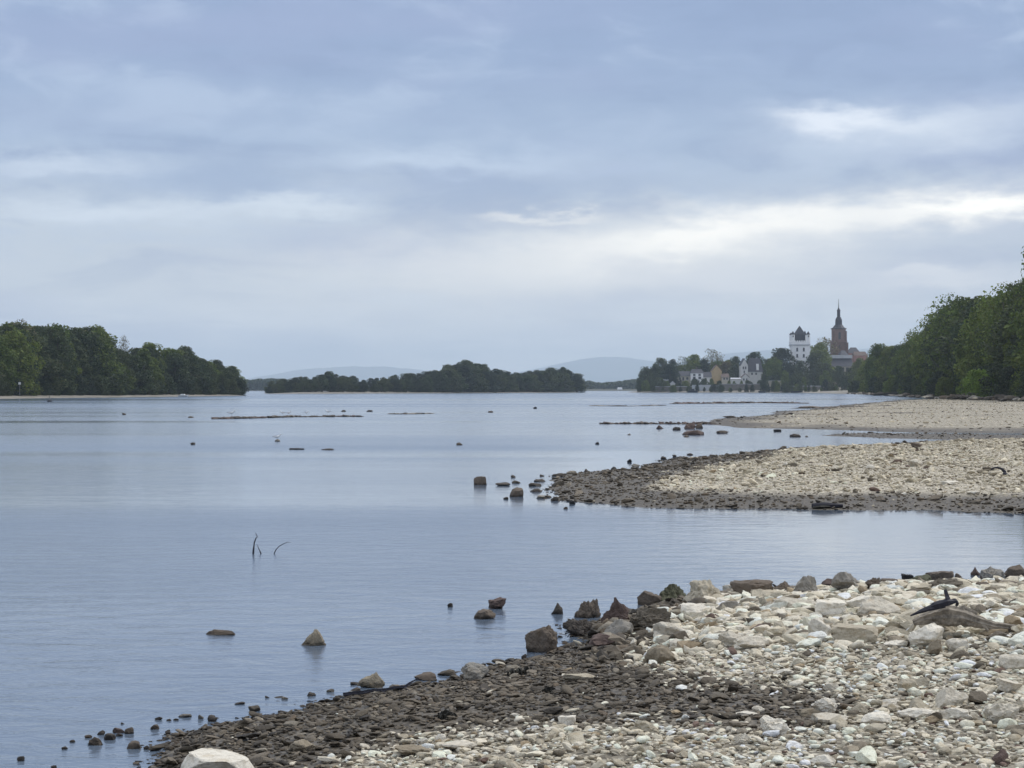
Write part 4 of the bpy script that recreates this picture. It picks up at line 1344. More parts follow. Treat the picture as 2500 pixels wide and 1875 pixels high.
# ------------------------------------------------------------------ trees
def make_tree_meshes(seed, style):
    """unit-height tree: (trunk mesh, crown mesh)"""
    rs = np.random.RandomState(seed)
    wide = {'broad': 0.30, 'tall': 0.20, 'poplar': 0.10, 'sparse': 0.28, 'shrub': 0.50, 'willow': 0.30}[style]
    lo = {'broad': 0.12, 'tall': 0.14, 'poplar': 0.10, 'sparse': 0.25, 'shrub': 0.02, 'willow': 0.02}[style]
    nl = {'broad': 30, 'tall': 30, 'poplar': 20, 'sparse': 26, 'shrub': 22, 'willow': 34}[style]
    # limbs
    m = MB()
    r0 = 0.020 if style != 'shrub' else 0.012
    lean = rs.uniform(-0.03, 0.03, 2)
    tp = [(0, 0, -0.03), (lean[0] * 0.3, lean[1] * 0.3, 0.2), (lean[0], lean[1], 0.5), (lean[0] * 1.6, lean[1] * 1.6, 0.82)]
    m.tube(tp, [r0 * 1.3, r0, r0 * 0.7, r0 * 0.2], 7)
    lobes = []
    for i in range(nl):
        t = (i + rs.uniform(0, 1)) / nl
        h = lo + (0.95 - lo) * t
        prof = math.sin(math.pi * min(1.0, (0.18 + 0.78 * t) ** (0.85 if style != 'willow' else 0.7))) ** 0.7
        a = i * 2.39996 + rs.uniform(-0.5, 0.5)
        rr = wide * prof * rs.uniform(0.45, 0.95)
        lr = wide * rs.uniform(0.26, 0.46) * (0.7 + 0.4 * prof)
        c = np.array([rr * math.cos(a) + lean[0] * h * 1.5, rr * math.sin(a) + lean[1] * h * 1.5, min(h, 1.0 - lr * 0.8)])
        lobes.append((c, lr, rs.uniform(0.72, 1.25)))
        b0 = np.array([lean[0] * h, lean[1] * h, max(0.06, h - rs.uniform(0.10, 0.2))])
        m.tube([tuple(b0), tuple(b0 * 0.45 + c * 0.55 + np.array([0, 0, -0.02])), tuple(c)], [r0 * 0.42 * (1.1 - t), r0 * 0.28 * (1.1 - t), r0 * 0.10], 5)
    lobes.append((np.array([lean[0] * 1.5, lean[1] * 1.5, 0.93]), 0.07 if style != 'poplar' else 0.05, 1.1))
    trunk = bpy.data.meshes.new('trunk')
    trunk.from_pydata(m.v, [], m.f)
    trunk.polygons.foreach_set('use_smooth', [True] * len(trunk.polygons))
    trunk.materials.append(M['bark'])
    # leaf clumps
    n = {'broad': 9500, 'tall': 8500, 'poplar': 2600, 'sparse': 2400, 'shrub': 5000, 'willow': 10000}[style]
    sz = {'broad': 0.0135, 'tall': 0.0125, 'poplar': 0.016, 'sparse': 0.0105, 'shrub': 0.024, 'willow': 0.0125}[style]
    lr = np.array([l[1] for l in lobes])
    li = rs.choice(len(lobes), n, p=lr ** 2 / (lr ** 2).sum())
    C = np.stack([l[0] for l in lobes])[li]
    br_ = np.array([l[2] for l in lobes])[li]
    d = rs.normal(size=(n, 3))
    d /= np.linalg.norm(d, axis=1)[:, None]
    rad = lr[li] * (1.08 - 0.55 * rs.rand(n) ** 1.6)
    P_ = C + d * rad[:, None] * np.array([1, 1, 0.85])
    P_[:, 2] = np.clip(P_[:, 2], 0.005, 1.0)
    nn = rs.normal(size=(n, 3)) + d * 0.9 + np.array([0, 0, 0.35])
    nn /= np.linalg.norm(nn, axis=1)[:, None]
    u = np.cross(nn, rs.normal(size=(n, 3)))
    u /= np.linalg.norm(u, axis=1)[:, None]
    w = np.cross(nn, u)
    ss = sz * np.exp(rs.normal(0, 0.35, n))[:, None]
    q = np.stack([P_ - u * ss, P_ - w * ss * 0.62 + nn * ss * 0.2, P_ + u * ss, P_ + w * ss * 0.62 - nn * ss * 0.15], 1)
    if style == 'shrub':
        q[..., 2] = np.maximum(q[..., 2], 0.0)
    crown = bpy.data.meshes.new('crown')
    crown.vertices.add(n * 4)
    crown.vertices.foreach_set('co', q.reshape(-1).astype(np.float32))
    crown.loops.add(n * 4)
    crown.polygons.add(n)
    crown.loops.foreach_set('vertex_index', np.arange(n * 4, dtype=np.int32))
    crown.polygons.foreach_set('loop_start', (np.arange(n) * 4).astype(np.int32))
    crown.update(calc_edges=True)
    tn = br_ * rs.uniform(0.75, 1.3, n)
    col = np.stack([tn * rs.uniform(0.92, 1.15, n), tn, tn * rs.uniform(0.8, 1.1, n), np.ones(n)], 1)
    at = crown.attributes.new('tint', 'FLOAT_COLOR', 'POINT')
    at.data.foreach_set('color', np.repeat(col, 4, 0).reshape(-1).astype(np.float32))
    return trunk, crown


TREES = {}
for st, cnt in (('broad', 4), ('tall', 3), ('willow', 4), ('sparse', 3), ('poplar', 1), ('shrub', 3)):
    TREES[st] = [make_tree_meshes(1000 + 37 * i + hash(st[0]) % 1 + ord(st[0]) * 7, st) for i in range(cnt)]
_mats = {}


def crown_mesh(style, i, mat):
    key = (style, i, mat)
    if key not in _mats:
        me = TREES[style][i][1].copy()
        me.materials.clear()
        me.materials.append(M[mat])
        _mats[key] = me
    return _mats[key]


_trn = random.Random(77)


def tree(name, x, y, z, h, style, mat, label, group=None, width=1.0, cat='tree'):
    i = _trn.randrange(len(TREES[style]))
    e = empty(name, (x, y, z - 0.1), _trn.uniform(0, 6.28))
    h *= 1.07
    e.scale = (h * width, h * width, h)
    props(e, label, cat, group)
    for nm, me in (('trunk', TREES[style][i][0]), ('crown', crown_mesh(style, i, mat))):
        o = bpy.data.objects.new(nm, me)
        COL.objects.link(o)
        o.parent = e
    return e


def prof(pts):
    xs, ys = zip(*pts)
    return lambda p: float(np.interp(p, xs, ys))


# --- nearest wooded bank (one dark mass with a few trees that stand out)
LTOP = prof([(-150, 800), (0, 805), (30, 795), (60, 793), (80, 800), (130, 802), (160, 812), (190, 806), (235, 806), (262, 832), (290, 858), (320, 856), (355, 846), (400, 853), (455, 853), (488, 872), (520, 885), (560, 893), (580, 915), (592, 935)])
tr = random.Random(3)
GL = 'trees massed on the nearest wooded bank'
def left_d(px):
    return float(np.interp(px, [-200, 0, 300, 592], [540, 585, 680, 825]))
px = -130.0
while px < 585:
    for row in range(3):
        p = px + tr.uniform(-12, 12) + row * 9
        if p > 588:
            continue
        d = left_d(p) + row * 16 + tr.uniform(-4, 6)
        x, y = W(p, d)
        z = z_left(x, y)
        top = LTOP(p) + 2 + (tr.uniform(0, 8) if row == 1 else tr.uniform(8, 40) if row == 0 else tr.uniform(0, 12))
        h = max(4.0, Z(top, d) - z)
        tree('riverside_tree', x, y, z, h, tr.choice(['willow', 'broad', 'tall', 'willow']), tr.choice(['leaf_dull', 'leaf_dull', 'leaf', 'leaf_dull']), 'leafy tree in the %s of the nearest wood, %s the dip in its outline' % (('front row', 'middle row', 'back row')[row], 'before' if p < 280 else 'beyond'), GL, tr.uniform(1.1, 1.5))
    px += 21
for (p, top, st, mt, w_, lb) in [
    (50, 790, 'sparse', 'leaf_brown', 1.0, 'pale thinly leaved tree rising from the tallest part of the nearest wood'),
    (305, 826, 'sparse', 'leaf_brown', 0.42, 'narrow bare poplar standing alone above the dip in the nearest wood'),
    (272, 838, 'sparse', 'leaf_brown', 0.9, 'bare brown tree beside the dip in the nearest wood'),
    (140, 800, 'broad', 'leaf', 1.15, 'broad yellow-green tree on top of the nearest wood'),
    (225, 803, 'broad', 'leaf', 1.15, 'domed tree just before the dip in the nearest wood'),
    (365, 843, 'broad', 'leaf', 1.1, 'first domed tree beyond the dip in the nearest wood'),
    (452, 851, 'broad', 'leaf_dull', 1.1, 'flat-topped tree before the wood steps down to its end'),
    (528, 883, 'broad', 'leaf_dull', 1.1, 'round tree on the lower step at the end of the nearest wood'),
    (566, 897, 'willow', 'leaf_dull', 1.1, 'last low willow at the point of the nearest wood'),
]:
    d = left_d(p) + 18
    x, y = W(p, d)
    z = z_left(x, y)
    tree('riverside_tree', x, y, z, Z(top, d) - z, st, mt, lb, None, w_)
GS = 'bushes along the beach of the nearest wooded bank'
px = -120.0
while px < 590:
    d = left_d(px) - 10 + tr.uniform(-3, 3)
    x, y = W(px, d)
    z = z_left(x, y)
    tree('shoreline_bush', x, y, z, tr.uniform(3.0, 6.5), 'shrub', tr.choice(['leaf_dull', 'leaf_dark', 'leaf_dull']), 'dark bush on the beach under the nearest wood, %s' % ('tallest stretch' if px < 150 else 'stretch before the dip' if px < 290 else 'stretch beyond the dip' if px < 460 else 'low end'), GS, tr.uniform(0.9, 1.3), 'bush')
    px += 22

# --- long island in the middle distance
ITOP = prof([(640, 940), (660, 932), (690, 927), (700, 921), (767, 920), (790, 913), (804, 910), (820, 917), (861, 920), (885, 928), (905, 924), (930, 924), (974, 915), (1010, 914), (1058, 906), (1075, 903), (1091, 894), (1110, 898), (1138, 884),
             (1160, 888), (1176, 893), (1195, 902), (1265, 910), (1331, 905), (1350, 900), (1362, 908), (1378, 900), (1392, 908), (1406, 907), (1414, 922), (1420, 940)])
GI = 'trees massed on the long island in the middle distance'
px = 655.0
while px < 1415:
    for row in range(2):
        p = px + tr.uniform(-6, 6) + row * 8
        if p > 1412:
            continue
        d = float(np.interp(p, [650, 1000, 1200, 1418], [1105, 1205, 1315, 1455])) + row * 25
        x, y = W(p, d)
        z = z_isl(x, y)
        top = ITOP(p) + (tr.uniform(4, 14) if row == 0 else tr.uniform(-1, 3))
        h = max(3.5, Z(top, d) - z)
        tree('island_tree', x, y, z, h, tr.choice(['willow', 'broad', 'willow']), tr.choice(['leaf_dull', 'leaf_dull', 'leaf_dark']), 'small hazy tree in the %s row of the long island, %s' % (('front', 'back')[row], 'low end' if p < 900 else 'middle' if p < 1220 else 'town end'), GI, tr.uniform(1.3, 1.9))
    px += 17
for (p, st, lb) in [(1138, 'broad', 'tallest dome-shaped tree on the long island'), (1091, 'broad', 'rounded tree beside the tallest dome on the long island'), (1176, 'broad', 'second round crown against the tallest dome on the long island'),
                    (804, 'broad', 'small rounded crown above the low end of the long island'), (1378, 'tall', 'pointed tree at the end of the long island towards the town')]:
    d = float(np.interp(p, [650, 1000, 1200, 1418], [1105, 1205, 1315, 1455])) + 14
    x, y = W(p, d)
    z = z_isl(x, y)
    tree('island_tree', x, y, z, Z(ITOP(p) - 1, d) - z, st, 'leaf_dull', lb, None, 1.15)

# --- tall green trees on the near side bank
RTOP = prof([(2060, 930), (2090, 905), (2105, 880), (2130, 852), (2165, 846), (2185, 848), (2215, 826), (2240, 812), (2262, 790), (2290, 762), (2320, 742), (2345, 733), (2370, 738), (2400, 735), (2430, 728), (2455, 710), (2480, 696), (2500, 684), (2560, 662), (2700, 640)])
def right_d(p):
    return float(np.interp(p, [2070, 2100, 2200, 2300, 2400, 2500, 2600, 2700], [1230, 1120, 830, 650, 530, 450, 395, 360]))
GR = 'trees of the tall green wood on the shingle side'
p = 2108.0
while p < 2680:
    d0 = right_d(p)
    for row in range(3):
        pp = p + tr.uniform(-8, 8)
        d = d0 + row * (10 + d0 * 0.02) + tr.uniform(-3, 3)
        x, y = W(pp, d)
        x += 2
        z = z_right(x, y)
        top = RTOP(pp - 18 * 450 / d0) + (tr.uniform(30, 80) if row == 0 else tr.uniform(0, 16) if row == 1 else tr.uniform(-4, 22)) * (450 / d0)
        h = max(5.0, Z(top, d) - z)
        tree('bank_tree', x, y, z, h, tr.choice(['willow', 'broad', 'willow', 'tall']), tr.choice(['leaf', 'leaf', 'leaf_dull']), 'leafy green tree in the %s of the tall wood, %s' % (('front row', 'middle row', 'back row')[row], 'low end by the town' if pp < 2210 else 'rising middle part' if pp < 2350 else 'tallest part'), GR, tr.uniform(0.95, 1.25))
    p += max(9, 9000 / d0 * 1.1)
p = 2100.0
while p < 2620:
    d = right_d(p) - 7
    x, y = W(p, d)
    x -= 4.0
    z = z_right(x, y)
    bright = 2350 < p < 2440
    if not bright:
        tree('bank_bush', x, y, z, tr.uniform(3.5, 7.5), 'shrub', tr.choice(['leaf', 'leaf_dark', 'leaf_dull']), 'dark green bush at the foot of the tall green wood, %s' % ('by the town' if p < 2180 else 'lower stretch' if p < 2280 else 'before the yellow-green bushes' if p < 2400 else 'past the yellow-green bushes'), 'bushes at the foot of the tall green wood', tr.uniform(0.9, 1.3), 'bush')
    p += max(8, 5200 / d)
for (p, top, st, mt, dd, w_, lb) in [
    (2385, 905, 'shrub', 'leaf_bright', 458, 1.15, 'large yellow-green bush at the foot of the tall wood'),
    (2418, 915, 'shrub', 'leaf_bright', 446, 1.1, 'smaller yellow-green bush beside the large one'),
    (2330, 730, 'sparse', 'leaf', 6, 1.0, 'thin-topped tree at the shoulder of the tall green wood'),
    (2275, 775, 'sparse', 'leaf', 4, 1.0, 'feathery tree on the slope of the tall green wood'),
    (2552, 600, 'sparse', 'leaf', 0, 0.7, 'tallest sparse tree whose twigs reach in at the picture edge'),
    (2148, 846, 'broad', 'leaf', 6, 1.0, 'rounded tree where the tall green wood meets the town'),
    (2235, 812, 'sparse', 'leaf', 5, 1.0, 'loose-crowned tree low on the slope of the tall green wood'),
    (2460, 705, 'sparse', 'leaf', 5, 1.0, 'loose-topped tree high on the slope of the tall green wood'),
]:
    d = dd if st == 'shrub' else right_d(p) + dd
    x, y = W(p, d)
    z = max(z_right(x, y), 0.2 if st == 'shrub' else 0)
    tree('bank_bush' if st == 'shrub' else 'bank_tree', x, y, z, Z(top, d) - z, st, mt, lb, None, w_, 'bush' if st == 'shrub' else 'tree')

# rough stones and stranded wood on the bank below the wood
rr = random.Random(21)
for i in range(90):
    p = 2130 + i * 5.6 + rr.uniform(-6, 6)
    d = right_d(p) - 6
    x, y = W(p, d)
    x -= rr.uniform(7.0, 12.5)
    z = max(0.0, z_right(x, y), float(z_far(np.array([x]), np.array([y]))[0])) - 0.25
    o = bpy.data.objects.new('bank_rock', STONE_VARS[rr.randrange(18)])
    w_ = rr.uniform(0.8, 2.0)
    o.scale = (w_ * 1.5, w_, w_ * rr.uniform(0.4, 0.7))
    o.location = (x, y, z + 0.25)
    o.rotation_euler = (0, 0, rr.uniform(0, 6.28))
    c = CLR[rr.choice(['grey', 'dark', 'wet', 'cream', 'brown', 'dark'])]
    o.color = (*c, 0.0)
    COL.objects.link(o)
    props(o, 'rough bank stone on the shore below the tall green wood', 'rock', 'rough stones below the tall green wood')
for (p0, p1, py, lb) in [(2190, 2290, 968, 'long dark stranded trunk below the tall green wood'), (2420, 2520, 966, 'reddish-brown heap of stranded branches below the yellow-green bush')]:
    d = right_d((p0 + p1) / 2) - 20
    x, y = W((p0 + p1) / 2, d)
    x -= 8.0
    s = d / F
    m = MB()
    if p0 < 2300:
        m.tube([((p0 - (p0 + p1) / 2) * s, 0, .3), (0, 0.3, .9), ((p1 - (p0 + p1) / 2) * s, .2, 1.5)], [.3, .5, .7], 9, .12, rr)
    else:
        for i in range(60):
            a = rr.uniform(-1, 1) * (p1 - p0) / 2 * s
            h = rr.uniform(0.2, 1.8) * (1 - abs(a) / ((p1 - p0) / 2 * s) * 0.6)
            m.tube([(a, rr.uniform(-1, 1), h * 0.5), (a + rr.uniform(-1, 1), rr.uniform(-1, 1), h), (a + rr.uniform(-2.4, 2.4), rr.uniform(-1, 1), h * rr.uniform(.3, 1.2))], [.12, .10, .04], 5)
    o = m.build('stranded_wood', M['bark'] if p0 > 2300 else M['weed'], None, True)
    o.location = (x, y, max(0.1, z_right(x, y), float(z_far(np.array([x]), np.array([y]))[0])))
    props(o, lb, 'driftwood')

# ------------------------------------------------------------------ the town
D = 1500.0
PM = D / F          # metres per picture pixel at the town


def bx(px, d=D):
    return (px - 1250) / F * d


def windows(e, mb_list, mat='glass'):
    for (x0, x1, y0, z0, z1) in mb_list:
        w = MB().box(x0, x1, y0 - 0.12, y0 + 0.1, z0, z1).build('window', M[mat], e)


# castle tower: white, hipped slate roof inside a crenellated parapet with four corner turrets
d = 1520.0
q = d / F
ct = empty('castle_tower', (bx(1955, d), d, 0))
props(ct, 'white square castle tower with four corner turrets and steep slate roof', 'tower')
zz = lambda py: Z(py, d)
hw = 22.0 * q
MB().box(-hw, hw, 0, 2 * hw, 2, zz(842)).build('wall', M['white_wall'], ct)
MB().box(-hw - .5, hw + .5, -.5, 2 * hw + .5, zz(843.2), zz(840.5)).build('cornice', M['slate_pale'], ct)
m = MB()
t_ = 0.8
for (a0, a1, b0, b1) in [(-hw - .3, hw + .3, -.3, t_), (-hw - .3, hw + .3, 2 * hw - t_, 2 * hw + .3), (-hw - .3, -hw + t_, t_, 2 * hw - t_), (hw - t_, hw + .3, t_, 2 * hw - t_)]:
    m.box(a0, a1, b0, b1, zz(840.5), zz(833.5))
m.build('parapet', M['white_wall'], ct)
for i in range(6):
    a = -hw * 0.62 + i * hw * 0.25
    MB().box(a - .42, a + .42, -.3, .5, zz(833.5), zz(831)).build('merlon', M['white_wall'], ct)
MB().box(-13 * q, 12.5 * q, hw - 11 * q, hw + 11 * q, zz(840), zz(816.5)).gable(-14 * q, 13.5 * q, hw - 12 * q, hw + 12 * q, zz(816.5), zz(795.5), 'x', 12.8 * q).build('roof', M['slate'], ct)
for (cxp, cyp, tip, wdt) in [(-18.6, 4, 808.5, 4.4), (18.8, 4, 809, 4.6), (-18.6, 2 * 22 - 4, 811, 4.2), (15.4, 2 * 22 - 4, 806.5, 4.8)]:
    tm = MB().lathe([(wdt * q * 0.75, zz(845)), (wdt * q, zz(840)), (wdt * q, zz(816.5))], 12, cxp * q, cyp * q)
    to = tm.build('turret', M['white_wall'], ct)
    MB().lathe([(wdt * q * 1.12, zz(816.8)), (wdt * q * 0.75, zz(813.5)), (wdt * q * 0.12, zz(tip))], 12, cxp * q, cyp * q).build('turret_roof', M['slate'], to)
    if cyp < 10:
        MB().box(cxp * q - .35, cxp * q + .35, cyp * q - wdt * q - .05, cyp * q - wdt * q + .3, zz(823), zz(819)).build('slit_window', M['glass'], to)
for wx in (-8.7, 7.4):
    for (w0, w1) in ((857.5, 849), (872.5, 864.5), (888.5, 881)):
        wo_ = MB().box(wx * q - .6, wx * q + .6, -.10, .2, zz(w0), zz(w1)).build('window', M['glass'], ct)
        MB().box(wx * q - 1.0, wx * q + 1.0, -.25, -.0, zz(w0) - .25, zz(w0)).build('sill', M['slate_pale'], wo_)
for (a, b_) in ((-hw, 0.5), (hw, 0.5)):
    MB().box(a - .6, a + .6, b_, b_ + 2.0, zz(858), zz(848)).build('bay', M['white_wall'], ct)

# church tower
d = 1600.0
q = d / F
zz = lambda py: Z(py, d)
ch = empty('church_tower', (bx(2050, d), d, 0))
props(ch, 'brown sandstone church tower with a slate bell roof, lantern and thin spire', 'church tower')
MB().box(-18 * q, 17.5 * q, 0, 35 * q, 2, zz(833)).build('lower_stage', M['sandstone'], ch)
MB().box(-18.8 * q, 18.3 * q, -.8 * q, 35.8 * q, zz(834.5), zz(832)).build('string_course', M['sandstone_pale'], ch)
MB().box(-15.2 * q, 15.2 * q, 1.5 * q, 33 * q, zz(832), zz(803)).build('belfry', M['sandstone_pale'], ch)
for sx in (-1, 1):
    m = MB()
    m.box(sx * 15.2 * q - 2.2 * q, sx * 15.2 * q + 2.2 * q, -1.5 * q, 3 * q, zz(832), zz(808))
    m.build('buttress', M['sandstone'], ch)
    m = MB()
    m.box(sx * 18 * q - 2.8 * q, sx * 18 * q + 2.8 * q, -3 * q, 3 * q, 2, zz(836))
    m.build('buttress', M['sandstone'], ch)
MB().lathe([(17.2 * q * 1.16, zz(803.2)), (17.2 * q * 1.18, zz(801.5)), (15.0 * q, zz(799.5)), (9.6 * q, zz(792.5))], 8, 0, 17 * q, math.pi / 8).build('skirt_roof', M['slate'], ch)
MB().lathe([(8.8 * q, zz(793)), (8.6 * q, zz(788)), (8.4 * q, zz(781)), (6.8 * q, zz(777)), (4.9 * q, zz(773.5))], 8, 0, 17 * q, math.pi / 8).build('bell_roof', M['slate'], ch)
MB().lathe([(4.1 * q, zz(774)), (3.9 * q, zz(760)), (4.6 * q, zz(757.5)), (3.0 * q, zz(754.5)), (1.4 * q, zz(751))], 8, 0, 17 * q, math.pi / 8).build('lantern', M['slate'], ch)
MB().lathe([(1.3 * q, zz(752)), (0.9 * q, zz(742)), (0.3 * q, zz(729))], 6, 0, 17 * q).build('spire', M['metal'], ch)
wo_ = MB().box(-2.7 * q, 2.9 * q, 1.5 * q - .12, 1.5 * q + .3, zz(828), zz(813.5)).build('belfry_window', M['glass'], ch)
MB().lathe([(2.8 * q, -.12), (2.8 * q, .3)], 12).build('window_arch', M['glass'], wo_)
arch = wo_.children[0]
arch.rotation_euler = (math.pi / 2, 0, 0)
arch.location = (0.1 * q, 1.5 * q + .15, zz(813.5))
MB().box(-1.2 * q, 1.2 * q, -.15, .3, zz(850), zz(843)).build('slit_window', M['glass'], ch)

# church nave in front with a pale ridge line and dark slate slope
d = 1560.0
q = d / F
zz = lambda py: Z(py, d)
nv = empty('church_nave', (bx(2046, d), d, 0))
props(nv, 'long church nave with dark slate roof and pale ridge below the brown tower', 'church')
MB().box(-36 * q, 38 * q, 2, 14, 2, zz(894)).build('wall', M['cream_wall'], nv)
rf = MB().gable(-38 * q, 39.5 * q, 0, 16, zz(895), zz(871), 'x', 4 * q).build('roof', M['slate'], nv)
MB().box(-40 * q, 38 * q, 5.5, 10.5, zz(874.5), zz(866.5)).build('ridge_cap', M['slate_pale'], rf)
MB().gable(9 * q, 30 * q, 6, 22, zz(867), zz(855), 'x', 6 * q).build('cross_roof', M['slate'], nv)
for i in range(5):
    a = -24 * q + i * 12 * q
    MB().box(a - 1.0, a + 1.0, 1.85, 2.1, zz(908), zz(897)).build('window', M['glass'], nv)

d = 1555.0
q = d / F
zz = lambda py: Z(py, d)


def house(name, px0, px1, py_base, py_eave, py_ridge, wall, roof, label, d=1490.0, depth=9.0, axis='x', hip=0.0, wins=(), cat='house', over=0.35):
    q = d / F
    zz = lambda py: Z(py, d)
    cx = (px0 + px1) / 2
    e = empty(name, (bx(cx, d), d, 0))
    props(e, label, cat)
    h = (px1 - px0) / 2 * q
    MB().box(-h, h, 0, depth, 1.0, zz(py_eave)).build('wall', M[wall], e)
    if axis == 'y':
        xm = 0
        zt, zb = zz(py_ridge), zz(py_eave)
        for yy in (0.0, depth - 0.3):
            MB().add([(-h, yy, zb), (h, yy, zb), (0, yy, zt), (-h, yy + .3, zb), (h, yy + .3, zb), (0, yy + .3, zt)], [(0, 1, 2), (5, 4, 3), (0, 3, 4, 1), (1, 4, 5, 2), (2, 5, 3, 0)]).build('gable_wall', M[wall], e)
        v = [(-h - over, -over, zb - .25), (0, -over, zt + .12), (h + over, -over, zb - .25), (-h - over, depth + over, zb - .25), (0, depth + over, zt + .12), (h + over, depth + over, zb - .25)]
        v += [(a, b, c - .35 if False else c + .3) for a, b, c in v]
        f = [(0, 1, 4, 3), (1, 2, 5, 4), (6, 9, 10, 7), (7, 10, 11, 8), (0, 6, 7, 1), (1, 7, 8, 2), (3, 4, 10, 9), (4, 5, 11, 10), (0, 3, 9, 6), (2, 8, 11, 5)]
        rf = MB().add(v, f).build('roof', M[roof], e)
    else:
        rf = MB().gable(-h - over, h + over, -over, depth + over, zz(py_eave), zz(py_ridge), 'x', hip).build('roof', M[roof], e)
    for (wx, wt_, wb_, ww) in wins:
        a = (wx - cx) * q
        wd = MB().box(a - ww * q / 2, a + ww * q / 2, -.1, .15, zz(wb_), zz(wt_)).build('window', M['glass'], e)
        MB().box(a - ww * q / 2 - .15, a + ww * q / 2 + .15, -.2, 0.0, zz(wb_) - .18, zz(wb_)).build('sill', M['slate_pale'], wd)
    return e, rf


house('sandstone_hall', 2085, 2118, 905, 868, 858, 'pink_wall', 'tile_brown', 'pink sandstone building behind the nave beside the tall green wood', 1575, 12, 'x', 1.0, [(2092, 876, 884, 4), (2101, 876, 884, 4)], 'building')
house('grey_roofed_house', 2072, 2100, 880, 862, 848, 'pink_wall', 'slate', 'grey-roofed house peeping over the nave beside the church tower', 1640, 12, 'x', 2.5, (), 'house')
e, rf = house('white_house', 1687, 1717, 936, 911, 901, 'white_wall', 'slate', 'bright white house with four dark windows facing the river', 1470, 8, 'x', 1.2, [(1695, 913, 917.5, 5.5), (1708, 913, 917.5, 5.5), (1695, 919.8, 925.2, 6.5), (1708.5, 919.8, 925.2, 6.5)])
MB().box(-0.4, 0.4, 3.6, 4.4, Z(905, 1470), Z(896, 1470)).build('chimney', M['tile_brown'], rf)
house('slate_roofed_house', 1717.5, 1737, 936, 921, 908, 'house_wall', 'slate', 'low house with a big slate roof joined to the bright white house', 1474, 9, 'x', 0.0, [(1723, 923, 928, 4)])
house('pale_house', 1654, 1686, 938, 918, 906, 'cream_wall', 'slate', 'pale house with dark roof on the tree side of the bright white house', 1475, 9, 'x', 0.6, [(1660, 921, 927, 4), (1668, 921, 929, 4), (1678, 921, 927, 5)])
house('ochre_house', 1737.5, 1762, 936, 905, 892, 'ochre_wall', 'tile_brown', 'tall ochre-yellow house with a blank gable wall', 1485, 10, 'y', 0, (), over=0.1)
house('brown_house', 1762, 1780, 934, 921, 912, 'cream_wall', 'tile_brown', 'small brown-roofed house next to the ochre gable', 1482, 8, 'x', 0.3, [(1768, 922, 927, 4), (1775, 922, 927, 4)])
e, rf = house('gabled_house', 1809, 1826, 932, 892, 876, 'house_wall', 'slate', 'tall white gable end beside a large slate roof', 1495, 14, 'y', 0, [(1815, 895, 901, 3.2), (1820.5, 895, 901, 3.2), (1817, 905, 911, 3.2)], over=0.15)
e, rf = house('big_roofed_house', 1826.5, 1862, 930, 908, 874, 'house_wall', 'slate', 'house with the largest dark slate roof and one white dormer', 1500, 12, 'x', 1.5, [(1836, 910, 915, 4), (1846, 910, 915, 4)])
dm = MB()
dd_ = 1500 / F
dm.box((1849.5 - 1844.25) * dd_ - .7, (1849.5 - 1844.25) * dd_ + .9, 0.4, 4, Z(904, 1500), Z(888, 1500))
dm.build('dormer', M['white_wall'], rf)
house('white_annex', 1785, 1809, 933, 925.5, 922, 'house_wall', 'slate_pale', 'long low white annex before the gable end', 1472, 6, 'x', 0.2, ())
house('gatehouse', 1811, 1829, 935, 921, 913, 'house_wall', 'tile_brown', 'small white gatehouse under the big slate roof', 1466, 6, 'y', 0, [(1816, 924, 929, 3.5), (1823, 924, 929, 3.5)])
house('cream_cottage', 1605, 1632, 938, 929, 925, 'house_wall', 'slate_pale', 'low cream cottage under the dark tree at the end of town', 1455, 6, 'x', 0.3, [(1611, 931, 935, 3), (1622, 931, 935, 3)])
house('garden_hut', 1637, 1648, 942, 937, 932, 'house_wall', 'slate_pale', 'tiny white tent-roofed hut on the shore below the dark tree', 1445, 3, 'y', 0, (), 'hut')
house('riverside_shed', 2020, 2042, 948, 938, 933, 'quay_wall', 'tile_brown', 'low brown shed by the shore below the church', 1405, 6, 'x', 0.5, (), 'shed')
house('far_white_house', 1508, 1519, 956, 949, 946, 'white_wall', 'slate_pale', 'tiny white house on the far hazy shore between island and town', 2600, 8, 'x', 0.5, ())

# quay walls
def wall_run(px0, px1, py0, py1, d, mat, label, name='quay_wall', slope=0.0):
    q = d / F
    e = empty(name, (bx((px0 + px1) / 2, d), d, 0))
    props(e, label, 'wall')
    h = (px1 - px0) / 2 * q
    z1 = Z(py0, d)
    MB().box(-h, h, 0, 1.2, 0, z1).build('masonry', M[mat], e)
    MB().box(-h - .1, h + .1, -.12, 1.3, z1, z1 + .25).build('coping', M['slate_pale'], e)
    n = max(2, int((px1 - px0) / 14))
    for i in range(n):
        a = -h + (i + 0.5) * 2 * h / n
        MB().box(a - .35, a + .35, -.4, 0.0, 0, z1 - .5).build('pier', M[mat], e)
wall_run(1600, 1690, 944, 950, 1440, 'quay_wall', 'low grey quay wall before the pale house')
wall_run(1690, 1757, 940.5, 950, 1436, 'slate_pale', 'light concrete ramp wall in the middle of the quay', 'ramp_wall')
wall_run(1757, 1865, 938, 952, 1430, 'quay_wall', 'tall dark stone quay wall below the gatehouse')
wall_run(1868, 1908, 930, 946, 1425, 'cream_wall', 'pale ochre garden wall below the castle tower', 'garden_wall')
wall_run(1908, 2010, 943, 951, 1410, 'quay_wall', 'low dark wall along the shore below the castle tower')


